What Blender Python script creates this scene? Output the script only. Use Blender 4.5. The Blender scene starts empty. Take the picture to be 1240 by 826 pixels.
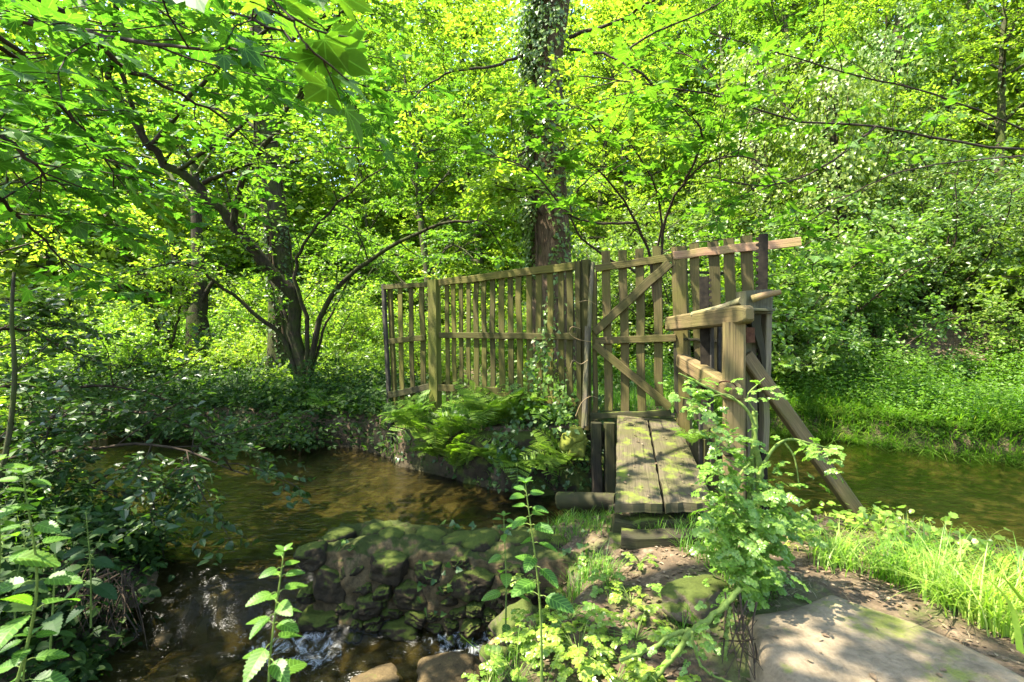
import bpy, math, random
import numpy as np
from mathutils import Vector, Matrix, noise as mnoise

scene = bpy.context.scene
COL = scene.collection
R = math.radians

# ------------------------------------------------------------------ camera, sky, sun, exposure
CAM = np.array([0.0, 0.0, 2.0])
FPX, CX, CY, PITCH = 620.0, 620.0, 413.0, R(-0.74)
cam_d = bpy.data.cameras.new('camera')
cam_d.sensor_width = 36.0
cam_d.lens = 18.0
cam_d.clip_start = 0.05
cam_d.clip_end = 600
cam_d.dof.use_dof = True; cam_d.dof.focus_distance = 6.0; cam_d.dof.aperture_fstop = 4.0
cam = bpy.data.objects.new('camera', cam_d)
cam.location = CAM
cam.rotation_euler = (R(90) + PITCH, 0, 0)
COL.objects.link(cam)
scene.camera = cam

SUN_DIR = np.array([-0.50, -0.10, 0.86]); SUN_DIR /= np.linalg.norm(SUN_DIR)
world = bpy.data.worlds.new('World'); scene.world = world
world.use_nodes = True
wn = world.node_tree; wn.nodes.clear()
w_out = wn.nodes.new('ShaderNodeOutputWorld'); w_bg = wn.nodes.new('ShaderNodeBackground')
w_sky = wn.nodes.new('ShaderNodeTexSky'); w_sky.sky_type = 'NISHITA'; w_sky.sun_disc = False
w_sky.sun_elevation = math.asin(SUN_DIR[2]); w_sky.sun_rotation = math.atan2(SUN_DIR[0], SUN_DIR[1])
w_bg.inputs['Strength'].default_value = 0.15
wn.links.new(w_sky.outputs[0], w_bg.inputs[0]); wn.links.new(w_bg.outputs[0], w_out.inputs[0])
sun_d = bpy.data.lights.new('sun', 'SUN'); sun_d.energy = 5.0; sun_d.angle = R(0.5); sun_d.color = (1.0, 0.93, 0.80)
sun = bpy.data.objects.new('sun', sun_d); COL.objects.link(sun)
sun.rotation_euler = Vector(SUN_DIR).to_track_quat('Z', 'Y').to_euler()
scene.view_settings.view_transform = 'Standard'
try: scene.view_settings.look = 'None'
except Exception: pass
scene.view_settings.gamma = 1.0
scene.view_settings.use_curve_mapping = False
scene.view_settings.exposure = 2.6
scene.cycles.use_denoising = True
scene.cycles.max_bounces = 9
scene.cycles.diffuse_bounces = 5
scene.cycles.glossy_bounces = 3
scene.cycles.transmission_bounces = 7
scene.cycles.transparent_max_bounces = 12
scene.cycles.sample_clamp_indirect = 6.0
scene.cycles.caustics_reflective = False
scene.cycles.caustics_refractive = False

# ------------------------------------------------------------------ helpers
def at(px, py, Y):
    """world point on the photograph's ray through (px, py) at world depth y = Y"""
    a, b = (px - CX) / FPX, (CY - py) / FPX
    c, s = math.cos(PITCH), math.sin(PITCH)
    d = np.array([a, c - b * s, s + b * c])
    return CAM + d * (Y / d[1])

def nrm(v):
    v = np.asarray(v, float)
    return v / np.maximum(np.linalg.norm(v, axis=-1, keepdims=True), 1e-9)

def vnoise(P, seed=0, n=5, base=1.0):
    """cheap smooth value noise: sums of random sines, about -1..1"""
    r = np.random.default_rng(seed)
    P = np.asarray(P, float)
    out = np.zeros(P.shape[:-1]); amp = 0
    for k in range(n):
        f = base * (1.7 ** (k * 0.6))
        for _ in range(3):
            d = nrm(r.normal(size=P.shape[-1]))
            out += np.sin(P @ d * f * 2 * math.pi + r.uniform(0, 7)) / (k + 1)
            amp += 0.5 / (k + 1)
    return out / amp

class MB:
    """collects vertices and faces; build() links them as ONE mesh object"""
    def __init__(s): s.V = []; s.F = []; s.U = []; s.M = []; s.n = 0
    def add(s, V, F, U=None, m=0):
        V = np.asarray(V, float).reshape(-1, 3)
        for f in (F if isinstance(F, list) else [F]):
            f = np.asarray(f, np.int64)
            if len(f): s.F.append(f + s.n); s.M.append(m)
        s.V.append(V); s.U.append(np.zeros((len(V), 2)) if U is None else np.asarray(U, float)); s.n += len(V)
        return s
    def data(s, name, mats, smooth=False):
        me = bpy.data.meshes.new(name)
        V = np.concatenate(s.V); U = np.concatenate(s.U)
        lv = np.concatenate([f.reshape(-1) for f in s.F])
        tot = np.concatenate([np.full(len(f), f.shape[1]) for f in s.F])
        mi = np.concatenate([np.full(len(f), m) for f, m in zip(s.F, s.M)])
        st = np.concatenate([[0], np.cumsum(tot)[:-1]])
        me.vertices.add(len(V)); me.vertices.foreach_set('co', V.astype(np.float32).ravel())
        me.loops.add(len(lv)); me.loops.foreach_set('vertex_index', lv.astype(np.int32))
        me.polygons.add(len(tot)); me.polygons.foreach_set('loop_start', st.astype(np.int32))
        me.polygons.foreach_set('material_index', mi.astype(np.int32))
        me.polygons.foreach_set('use_smooth', np.full(len(tot), bool(smooth)))
        uv = me.uv_layers.new(name='UVMap')
        uv.data.foreach_set('uv', U[lv].astype(np.float32).ravel())
        for m in (mats if isinstance(mats, list) else [mats]): me.materials.append(m)
        me.update(calc_edges=True)
        return me
    def build(s, name, mats, parent=None, smooth=False, loc=None):
        me = s.data(name, mats, smooth)
        o = bpy.data.objects.new(name, me); COL.objects.link(o)
        if parent is not None:
            o.parent = parent
        if loc is not None: o.location = loc
        return o

def tag(o, label=None, cat=None, group=None, kind=None):
    if label: o['label'] = label
    if cat: o['category'] = cat
    if group: o['group'] = group
    if kind: o['kind'] = kind
    return o

def empty(name, loc, label, cat, group=None, rz=0.0):
    o = bpy.data.objects.new(name, None); o.empty_display_size = 0.2
    o.location = loc; o.rotation_euler = (0, 0, rz); COL.objects.link(o)
    return tag(o, label, cat, group)

def part(mb, name, mats, root, smooth=False):
    """world-space geometry made a child of root (root has no rotation)"""
    base = np.array(root.location)
    p = root.parent
    while p is not None:
        base = base + np.array(p.location); p = p.parent
    mb.V = [v - base for v in mb.V]
    return mb.build(name, mats, root, smooth)

def copy_thing(o, loc, rz=0.0, sc=1.0, label=None):
    c = o.copy(); COL.objects.link(c); c.location = loc; c.rotation_euler = (0, 0, rz); c.scale = (sc, sc, sc)
    if label: c['label'] = label
    for ch in list(o.children):
        d = ch.copy(); COL.objects.link(d); d.parent = c
        for g in list(ch.children):
            e = g.copy(); COL.objects.link(e); e.parent = d
    return c

def sweep(mb, pts, prof, up=None, m=0, cap=True, taper=None, uoff=None):
    """profile (k,2) carried along pts; UVs run along the length (u) and around (v), in metres"""
    pts = np.asarray(pts, float); n = len(pts)
    T = np.gradient(pts, axis=0); T = nrm(T)
    if up is None: up = np.array([0, 0, 1.0]) if abs(T[0][2]) < 0.8 else np.array([0.0, -1.0, 0.0])
    X = nrm(np.cross(T, up)); Z = nrm(np.cross(X, T))
    prof = np.asarray(prof, float); k = len(prof)
    s = np.ones(n) if taper is None else np.asarray(taper, float)
    V = pts[:, None, :] + X[:, None, :] * (prof[None, :, 0, None] * s[:, None, None]) + Z[:, None, :] * (prof[None, :, 1, None] * s[:, None, None])
    L = np.concatenate([[0], np.cumsum(np.linalg.norm(np.diff(pts, axis=0), axis=1))])
    per = np.concatenate([[0], np.cumsum(np.linalg.norm(np.diff(prof, axis=0), axis=1))])
    o = random.uniform(0, 50) if uoff is None else uoff
    U = np.stack(np.broadcast_arrays(L[:, None] + o, per[None, :] + o * 0.37), -1)
    i = np.arange(n - 1)[:, None] * k; j = np.arange(k)[None, :]; j2 = (j + 1) % k
    F = np.stack([i + j, i + j2, i + k + j2, i + k + j], -1).reshape(-1, 4)
    mb.add(V.reshape(-1, 3), F, U.reshape(-1, 2), m)
    if cap:
        mb.add(V[0], np.arange(k)[None, ::-1], U[0] , m)
        mb.add(V[-1], np.arange(k)[None, :], U[-1] , m)

def rect_prof(w, h, c=0.006):
    a, b = w / 2, h / 2
    return np.array([(-a + c, -b), (a - c, -b), (a, -b + c), (a, b - c), (a - c, b), (-a + c, b), (-a, b - c), (-a, -b + c)])

def beam(mb, p0, p1, w, h, up=None, seg=4, jit=0.003, c=0.006, m=0):
    p0, p1 = np.asarray(p0, float), np.asarray(p1, float)
    t = np.linspace(0, 1, seg + 1)[:, None]
    P = p0 + (p1 - p0) * t
    P[1:-1] += np.random.default_rng(random.randrange(10**6)).normal(size=(seg - 1, 3)) * jit
    sweep(mb, P, rect_prof(w, h, c), up, m)

def circ(r, k=8, rag=0.0):
    a = np.linspace(0, 2 * math.pi, k, endpoint=False)
    rr = r * (1 + rag * np.sin(a * 3 + random.uniform(0, 6)) + rag * np.sin(a * 5 + random.uniform(0, 6)) * 0.6)
    return np.stack([np.cos(a) * rr, np.sin(a) * rr], 1)

def tube(mb, pts, r0, r1=None, k=6, m=0, cap=True, rag=0.0, power=1.0):
    pts = np.asarray(pts, float)
    r1 = r0 if r1 is None else r1
    t = np.linspace(0, 1, len(pts)) ** power
    sweep(mb, pts, circ(1.0, k, rag), None, m, cap, r0 + (r1 - r0) * t)

def spline(ctrl, n=24):
    """Catmull-Rom through control points"""
    C = np.asarray(ctrl, float)
    if len(C) < 3: return C[0] + (C[-1] - C[0]) * np.linspace(0, 1, n)[:, None]
    P = np.vstack([2 * C[0] - C[1], C, 2 * C[-1] - C[-2]])
    out = []
    for u in np.linspace(0, len(C) - 1 - 1e-6, n):
        i = int(u); t = u - i
        a, b, c, d = P[i:i + 4]
        out.append(0.5 * (2 * b + (c - a) * t + (2 * a - 5 * b + 4 * c - d) * t * t + (3 * b - a - 3 * c + d) * t ** 3))
    return np.array(out)

def frames(d, n):
    d = nrm(d); x = nrm(np.cross(d, n)); z = np.cross(x, d)
    return np.stack([x, d, z], -1)

def scatter(mb, tmpl, P, D, N, S, m=0):
    """copies of a template (verts, faces; base at the origin, tip along +y, face up +z)"""
    T, F = tmpl
    P = np.asarray(P, float)
    if len(P) == 0: return
    S = np.asarray(S, float).reshape(len(P), -1)
    Rm = frames(D, N)
    V = np.einsum('nij,kj->nki', Rm, T) * S[:, None, :] + P[:, None, :]
    k = len(T); off = (np.arange(len(P)) * k)[:, None, None]
    mb.add(V.reshape(-1, 3), [(f[None] + off).reshape(-1, f.shape[1]) for f in F], np.tile(T[:, :2], (len(P), 1)), m)

def half_fan(half, c, fold=0.12, droop=0.12):
    h = np.array(half, float)
    out = np.vstack([h, (h[1:-1] * [-1, 1])[::-1]])
    V2 = np.vstack([[c], out])
    V = np.column_stack([V2, fold * np.abs(V2[:, 0]) - droop * V2[:, 1] ** 2])
    k = len(out)
    return V, [np.array([(0, 1 + i, 1 + (i + 1) % k) for i in range(k)])]

LEAF4 = (np.array([(0, 0, 0), (.36, .45, .10), (0, 1, -.12), (-.36, .45, .10)], float), [np.array([(0, 1, 2), (0, 2, 3)])])
LEAF6 = (np.array([(0, 0, 0), (.30, .25, .07), (.27, .62, .04), (0, 1, -.14), (-.27, .62, .04), (-.30, .25, .07)], float),
         [np.array([(0, 1, 2, 3), (0, 3, 4, 5)])])
SYC = half_fan([(0, 0), (.12, -.08), (.30, -.07), (.45, .04), (.34, .17), (.48, .24), (.66, .32), (.76, .50), (.58, .49), (.42, .47),
                (.28, .47), (.31, .62), (.24, .74), (.12, .84), (0, 1.02)], (0, .3), .10, .16)
IVY = half_fan([(0, 0), (.28, -.12), (.48, .12), (.30, .34), (.28, .55), (0, 1)], (0, .3), .10, .10)
UMB = half_fan([(0, 0), (.24, .10), (.50, .30), (.42, .46), (.56, .70), (.30, .70), (.24, .92), (0, 1)], (0, .4), .10, .18)
MAPLE_S = half_fan([(0, 0), (.30, -.05), (.36, .16), (.62, .38), (.30, .45), (.24, .68), (0, 1)], (0, .3), .12, .14)

def nettle_leaf(teeth=9):
    t = np.linspace(0, 1, teeth * 2 + 1)
    w = 0.40 * np.power(np.clip(t, 0, 1), 0.45) * np.power(1 - t, 0.75) * 1.75
    w[1::2] *= 1.0; w[2::2] *= 0.82
    ty = t.copy(); ty[1::2] += 0.018
    z = -0.30 * t ** 2
    V = []; F = []
    for i in range(len(t)):
        V += [(0, t[i], z[i]), (w[i], ty[i], z[i] + 0.14 * w[i]), (-w[i], ty[i], z[i] + 0.14 * w[i])]
    for i in range(len(t) - 1):
        a, b = 3 * i, 3 * (i + 1)
        F += [(a, a + 1, b + 1, b), (a, b, b + 2, a + 2)]
    return np.array(V), [np.array(F)]
NET = nettle_leaf()

def blades(mb, P, h, lean, az, w, seg=4, m=0):
    """grass blades: arched tapering strips"""
    N = len(P); t = np.linspace(0, 1, seg + 1)
    D = np.stack([np.cos(az), np.sin(az), np.zeros(N)], -1); S = np.stack([-np.sin(az), np.cos(az), np.zeros(N)], -1)
    up = (h[:, None] * t * (1 - 0.45 * lean[:, None] * t))
    out = (h * lean)[:, None] * t ** 2
    C = P[:, None, :] + D[:, None, :] * out[..., None]; C[..., 2] += up
    ww = (w[:, None] * (1 - t ** 2) * 0.5 + 0.0004)
    L = C - S[:, None, :] * ww[..., None]; Rr = C + S[:, None, :] * ww[..., None]
    V = np.stack([L, Rr], 2).reshape(N, -1, 3)
    k = 2 * (seg + 1)
    f = np.array([(2 * i, 2 * i + 1, 2 * i + 3, 2 * i + 2) for i in range(seg)])
    F = (f[None] + (np.arange(N) * k)[:, None, None]).reshape(-1, 4)
    mb.add(V.reshape(-1, 3), F, None, m)

# ------------------------------------------------------------------ materials
def new_mat(name):
    m = bpy.data.materials.new(name); m.use_nodes = True
    nt = m.node_tree; nt.nodes.clear()
    out = nt.nodes.new('ShaderNodeOutputMaterial')
    return m, nt, out

def nd(nt, t, **kw):
    n = nt.nodes.new(t)
    for k, v in kw.items():
        if k in n.inputs.keys(): n.inputs[k].default_value = v
        else: setattr(n, k, v)
    return n

def ramp(nt, fac, stops):
    r = nt.nodes.new('ShaderNodeValToRGB'); e = r.color_ramp.elements
    while len(e) < len(stops): e.new(0.5)
    for x, (p, c) in zip(e, stops): x.position = p; x.color = (*c, 1) if len(c) == 3 else c
    nt.links.new(fac, r.inputs[0]); return r.outputs[0]

def noise(nt, vec, scale, detail=4, rough=0.6, dist=0.0):
    n = nd(nt, 'ShaderNodeTexNoise'); n.inputs['Scale'].default_value = scale; n.inputs['Detail'].default_value = detail
    n.inputs['Roughness'].default_value = rough; n.inputs['Distortion'].default_value = dist
    if vec is not None: nt.links.new(vec, n.inputs['Vector'])
    return n.outputs['Fac']

def mix(nt, fac, a, b, mode='MIX'):
    n = nt.nodes.new('ShaderNodeMix'); n.data_type = 'RGBA'; n.blend_type = mode
    for s, v in ((n.inputs[0], fac), (n.inputs[6], a), (n.inputs[7], b)):
        if hasattr(v, 'default_value') or hasattr(v, 'links'): nt.links.new(v, s)
        elif isinstance(v, (int, float)): s.default_value = v
        else: s.default_value = (*v, 1)
    return n.outputs[2]

def math_n(nt, op, a, b=None):
    n = nt.nodes.new('ShaderNodeMath'); n.operation = op
    for s, v in ((n.inputs[0], a), (n.inputs[1], b)):
        if v is None: continue
        if isinstance(v, (int, float)): s.default_value = v
        else: nt.links.new(v, s)
    return n.outputs[0]

def leaf_mat(name, dark, mid, light, trans=(1.6, 1.9, .7), tfac=0.5, rough=0.45, spec=0.35, rare=None, veins=None):
    m, nt, out = new_mat(name)
    g = nd(nt, 'ShaderNodeNewGeometry')
    stops = [(0.0, dark), (0.5, mid), (0.93, light)]
    if rare: stops.append((0.99, rare))
    c = ramp(nt, g.outputs['Random Per Island'], stops)
    tc = nd(nt, 'ShaderNodeTexCoord')
    big = noise(nt, tc.outputs['Object'], 1.1, 2)
    c = mix(nt, math_n(nt, 'MULTIPLY', big, 0.5), c, mid)
    fine = noise(nt, tc.outputs['Object'], 38, 4, 0.65)
    c = mix(nt, ramp(nt, fine, [(0.42, (.32, .32, .32)), (0.6, (0, 0, 0))]), c, dark)
    oi = nd(nt, 'ShaderNodeObjectInfo')
    c = mix(nt, 1.0, c, ramp(nt, oi.outputs['Random'], [(0.0, (.72, .86, .95)), (.35, (.95, 1.0, 1.0)), (.7, (1.03, .98, .88)), (1.0, (1.16, 1.06, .9))]), 'MULTIPLY')
    if veins:
        sx = nd(nt, 'ShaderNodeSeparateXYZ'); nt.links.new(tc.outputs['UV'], sx.inputs[0])
        ax = math_n(nt, 'ABSOLUTE', sx.outputs['X'])
        if veins == 'palm':
            th = math_n(nt, 'ARCTAN2', sx.outputs['X'], sx.outputs['Y'])
            q = math_n(nt, 'ABSOLUTE', math_n(nt, 'SUBTRACT', math_n(nt, 'FRACT', math_n(nt, 'ADD', math_n(nt, 'DIVIDE', th, 0.62), 8.5)), 0.5))
            rr = math_n(nt, 'SQRT', math_n(nt, 'ADD', math_n(nt, 'MULTIPLY', ax, ax), math_n(nt, 'MULTIPLY', sx.outputs['Y'], sx.outputs['Y'])))
            dist = math_n(nt, 'MULTIPLY', math_n(nt, 'MULTIPLY', q, 0.62), rr)
        else:
            d2 = math_n(nt, 'ABSOLUTE', math_n(nt, 'SUBTRACT', math_n(nt, 'FRACT', math_n(nt, 'MULTIPLY', math_n(nt, 'SUBTRACT', sx.outputs['Y'], math_n(nt, 'MULTIPLY', ax, 0.9)), 7.0)), 0.5))
            dist = math_n(nt, 'MINIMUM', ax, math_n(nt, 'MULTIPLY', d2, 0.16))
        vm = ramp(nt, dist, [(0.006, (.75, .75, .75)), (0.022, (0, 0, 0))])
        c = mix(nt, vm, c, tuple(min(1, x * 1.9 + .02) for x in mid))
    p = nd(nt, 'ShaderNodeBsdfPrincipled'); p.inputs['Roughness'].default_value = rough
    p.inputs['Specular IOR Level'].default_value = spec
    nt.links.new(c, p.inputs['Base Color'])
    tr = nd(nt, 'ShaderNodeBsdfTranslucent')
    tcol = mix(nt, 1.0, c, trans, 'MULTIPLY'); nt.links.new(tcol, tr.inputs['Color'])
    ms = nd(nt, 'ShaderNodeMixShader'); ms.inputs[0].default_value = tfac
    nt.links.new(p.outputs[0], ms.inputs[1]); nt.links.new(tr.outputs[0], ms.inputs[2])
    nt.links.new(ms.outputs[0], out.inputs['Surface'])
    return m

def wood_mat(name, dark, light, algae=0.4, acol=(0.13, 0.16, 0.018), rough=0.8, gscale=1.0, moss=0.0):
    m, nt, out = new_mat(name)
    tc = nd(nt, 'ShaderNodeTexCoord')
    mp = nd(nt, 'ShaderNodeMapping'); mp.inputs['Scale'].default_value = (2.2 * gscale, 70 * gscale, 1)
    nt.links.new(tc.outputs['UV'], mp.inputs['Vector'])
    grain = noise(nt, mp.outputs[0], 1.0, 6, 0.65, 0.4)
    blotch = noise(nt, tc.outputs['Object'], 3.0, 5, 0.6)
    col = ramp(nt, grain, [(0.3, dark), (0.7, light)])
    knots = noise(nt, tc.outputs['UV'], 7.0, 2)
    col = mix(nt, ramp(nt, knots, [(0.66, (0, 0, 0)), (0.74, (.6, .6, .6))]), col, tuple(x * 0.35 for x in dark))
    am = ramp(nt, blotch, [(0.5 - algae * 0.5, (0, 0, 0)), (0.78 - algae * 0.35, (1, 1, 1))])
    am = math_n(nt, 'MULTIPLY', am, min(1.0, 0.55 + algae * 0.5))
    col = mix(nt, am, col, mix(nt, grain, tuple(x * 0.6 for x in acol), tuple(x * 1.4 for x in acol)))
    if moss:
        g = nd(nt, 'ShaderNodeNewGeometry'); sx = nd(nt, 'ShaderNodeSeparateXYZ'); nt.links.new(g.outputs['Normal'], sx.inputs[0])
        mm = math_n(nt, 'MULTIPLY', ramp(nt, sx.outputs['Z'], [(0.3, (0, 0, 0)), (0.8, (1, 1, 1))]),
                    ramp(nt, noise(nt, tc.outputs['Object'], 5.0, 6, 0.7), [(0.62 - moss * .3, (0, 0, 0)), (0.72 - moss * .2, (1, 1, 1))]))
        col = mix(nt, mm, col, (0.085, 0.11, 0.012))
    oi = nd(nt, 'ShaderNodeObjectInfo')
    col = mix(nt, 1.0, col, ramp(nt, oi.outputs['Random'], [(0.0, (.62, .60, .55)), (.5, (.95, .93, .88)), (1.0, (1.25, 1.2, 1.1))]), 'MULTIPLY')
    crack = noise(nt, mp.outputs[0], .45, 3, 0.6, 0.2)
    col = mix(nt, ramp(nt, crack, [(0.30, (.8, .8, .8)), (0.40, (0, 0, 0))]), col, tuple(x * 0.3 for x in dark))
    p = nd(nt, 'ShaderNodeBsdfPrincipled'); p.inputs['Roughness'].default_value = rough; p.inputs['Specular IOR Level'].default_value = 0.25
    nt.links.new(col, p.inputs['Base Color'])
    b = nd(nt, 'ShaderNodeBump'); b.inputs['Strength'].default_value = 0.8; b.inputs['Distance'].default_value = 0.006
    nt.links.new(grain, b.inputs['Height']); nt.links.new(b.outputs[0], p.inputs['Normal'])
    nt.links.new(p.outputs[0], out.inputs['Surface'])
    return m

def bark_mat(name, dark, light, moss=0.3, mcol=(0.06, 0.085, 0.012), scale=9):
    m, nt, out = new_mat(name)
    tc = nd(nt, 'ShaderNodeTexCoord')
    mp = nd(nt, 'ShaderNodeMapping'); mp.inputs['Scale'].default_value = (1, 1, 0.22)
    nt.links.new(tc.outputs['Object'], mp.inputs['Vector'])
    f = noise(nt, mp.outputs[0], scale * 2.2, 7, 0.7, 0.8)
    col = ramp(nt, f, [(0.35, dark), (0.68, light)])
    mo = ramp(nt, noise(nt, tc.outputs['Object'], 2.6, 6, 0.65), [(0.62 - moss * .4, (0, 0, 0)), (0.74 - moss * .3, (1, 1, 1))])
    col = mix(nt, math_n(nt, 'MULTIPLY', mo, 0.85), col, mcol)
    p = nd(nt, 'ShaderNodeBsdfPrincipled'); p.inputs['Roughness'].default_value = 0.9; p.inputs['Specular IOR Level'].default_value = 0.15
    nt.links.new(col, p.inputs['Base Color'])
    b = nd(nt, 'ShaderNodeBump'); b.inputs['Strength'].default_value = 0.9; b.inputs['Distance'].default_value = 0.03
    nt.links.new(f, b.inputs['Height']); nt.links.new(b.outputs[0], p.inputs['Normal'])
    nt.links.new(p.outputs[0], out.inputs['Surface'])
    return m

def stone_mat(name, dark, light, moss=0.5, mcol=(0.075, 0.10, 0.012), top=0.15, scale=6.0):
    m, nt, out = new_mat(name)
    tc = nd(nt, 'ShaderNodeTexCoord'); g = nd(nt, 'ShaderNodeNewGeometry')
    vec = g.outputs['Position']
    f = noise(nt, vec, scale * 2, 8, 0.7)
    f2 = noise(nt, vec, scale * 12, 4, 0.7)
    col = mix(nt, 0.35, ramp(nt, f, [(0.32, dark), (0.7, light)]), ramp(nt, f2, [(0.3, dark), (0.75, light)]))
    sx = nd(nt, 'ShaderNodeSeparateXYZ'); nt.links.new(g.outputs['Normal'], sx.inputs[0])
    up = ramp(nt, sx.outputs['Z'], [(top - .25, (0, 0, 0)), (min(.99, top + 0.5), (1, 1, 1))])
    mk = math_n(nt, 'ADD', math_n(nt, 'MULTIPLY', up, 0.30), noise(nt, vec, scale * .9, 6, 0.7))
    mm = ramp(nt, mk, [(0.80 - moss * .45, (0, 0, 0)), (0.92 - moss * .45, (1, 1, 1))])
    mc = mix(nt, noise(nt, vec, 45, 4, 0.7), tuple(x * .45 for x in mcol), tuple(x * 1.6 for x in mcol))
    col = mix(nt, mm, col, mc)
    p = nd(nt, 'ShaderNodeBsdfPrincipled'); p.inputs['Roughness'].default_value = 0.85; p.inputs['Specular IOR Level'].default_value = 0.2
    nt.links.new(col, p.inputs['Base Color'])
    b = nd(nt, 'ShaderNodeBump'); b.inputs['Strength'].default_value = 0.9; b.inputs['Distance'].default_value = 0.018
    hh = math_n(nt, 'ADD', f, math_n(nt, 'MULTIPLY', f2, 0.5))
    nt.links.new(hh, b.inputs['Height']); nt.links.new(b.outputs[0], p.inputs['Normal'])
    nt.links.new(p.outputs[0], out.inputs['Surface'])
    return m

def vbw(nt, v):
    n = nt.nodes.new('ShaderNodeSeparateColor'); nt.links.new(v.outputs['Color'], n.inputs[0]); return n.outputs[0]

def ground_mat():
    m, nt, out = new_mat('earth')
    g = nd(nt, 'ShaderNodeNewGeometry'); pos = g.outputs['Position']
    f = noise(nt, pos, 5, 8, 0.7); f2 = noise(nt, pos, 28, 5, 0.7); f3 = noise(nt, pos, 1.1, 4, 0.6)
    v = nd(nt, 'ShaderNodeTexVoronoi'); v.inputs['Scale'].default_value = 17; nt.links.new(pos, v.inputs['Vector'])
    earth = ramp(nt, f, [(0.3, (0.030, 0.022, 0.013)), (0.55, (0.08, 0.058, 0.034)), (0.75, (0.17, 0.128, 0.078))])
    litter = mix(nt, ramp(nt, f2, [(0.45, (0, 0, 0)), (0.6, (.8, .8, .8))]), earth, ramp(nt, vbw(nt, v), [(0.2, (.05, .03, .018)), (.6, (.15, .09, .05)), (.9, (.30, .21, .13))]))
    earth = mix(nt, 0.5, earth, litter)
    moss = ramp(nt, math_n(nt, 'ADD', math_n(nt, 'MULTIPLY', f3, .7), math_n(nt, 'MULTIPLY', f2, .3)), [(0.50, (0, 0, 0)), (0.60, (1, 1, 1))])
    earth = mix(nt, math_n(nt, 'MULTIPLY', moss, .7), earth, (0.055, 0.085, 0.014))
    # stream bed below the water line: silt and small stones
    sx = nd(nt, 'ShaderNodeSeparateXYZ'); nt.links.new(pos, sx.inputs[0])
    bedm = ramp(nt, math_n(nt, 'ADD', math_n(nt, 'MULTIPLY', sx.outputs['Z'], 2.0), 0.5), [(0.40, (1, 1, 1)), (0.52, (0, 0, 0))])
    v2 = nd(nt, 'ShaderNodeTexVoronoi'); v2.inputs['Scale'].default_value = 9; nt.links.new(pos, v2.inputs['Vector'])
    bed = ramp(nt, f, [(0.3, (0.022, 0.018, 0.009)), (0.7, (0.115, 0.082, 0.040))])
    bed = mix(nt, 0.35, bed, ramp(nt, vbw(nt, v2), [(0.1, (.022, .016, .008)), (.6, (.10, .07, .035)), (.95, (.22, .17, .10))]))
    earth = mix(nt, ramp(nt, sx.outputs['Z'], [(0.02, (.85, .85, .85)), (0.34, (0, 0, 0))]), earth, (.022, .018, .009))
    col = mix(nt, bedm, earth, bed)
    p = nd(nt, 'ShaderNodeBsdfPrincipled'); p.inputs['Roughness'].default_value = 0.9; p.inputs['Specular IOR Level'].default_value = 0.15
    nt.links.new(col, p.inputs['Base Color'])
    b = nd(nt, 'ShaderNodeBump'); b.inputs['Strength'].default_value = 0.8; b.inputs['Distance'].default_value = 0.03
    nt.links.new(math_n(nt, 'ADD', f, math_n(nt, 'MULTIPLY', f2, .5)), b.inputs['Height']); nt.links.new(b.outputs[0], p.inputs['Normal'])
    nt.links.new(p.outputs[0], out.inputs['Surface'])
    return m

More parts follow.
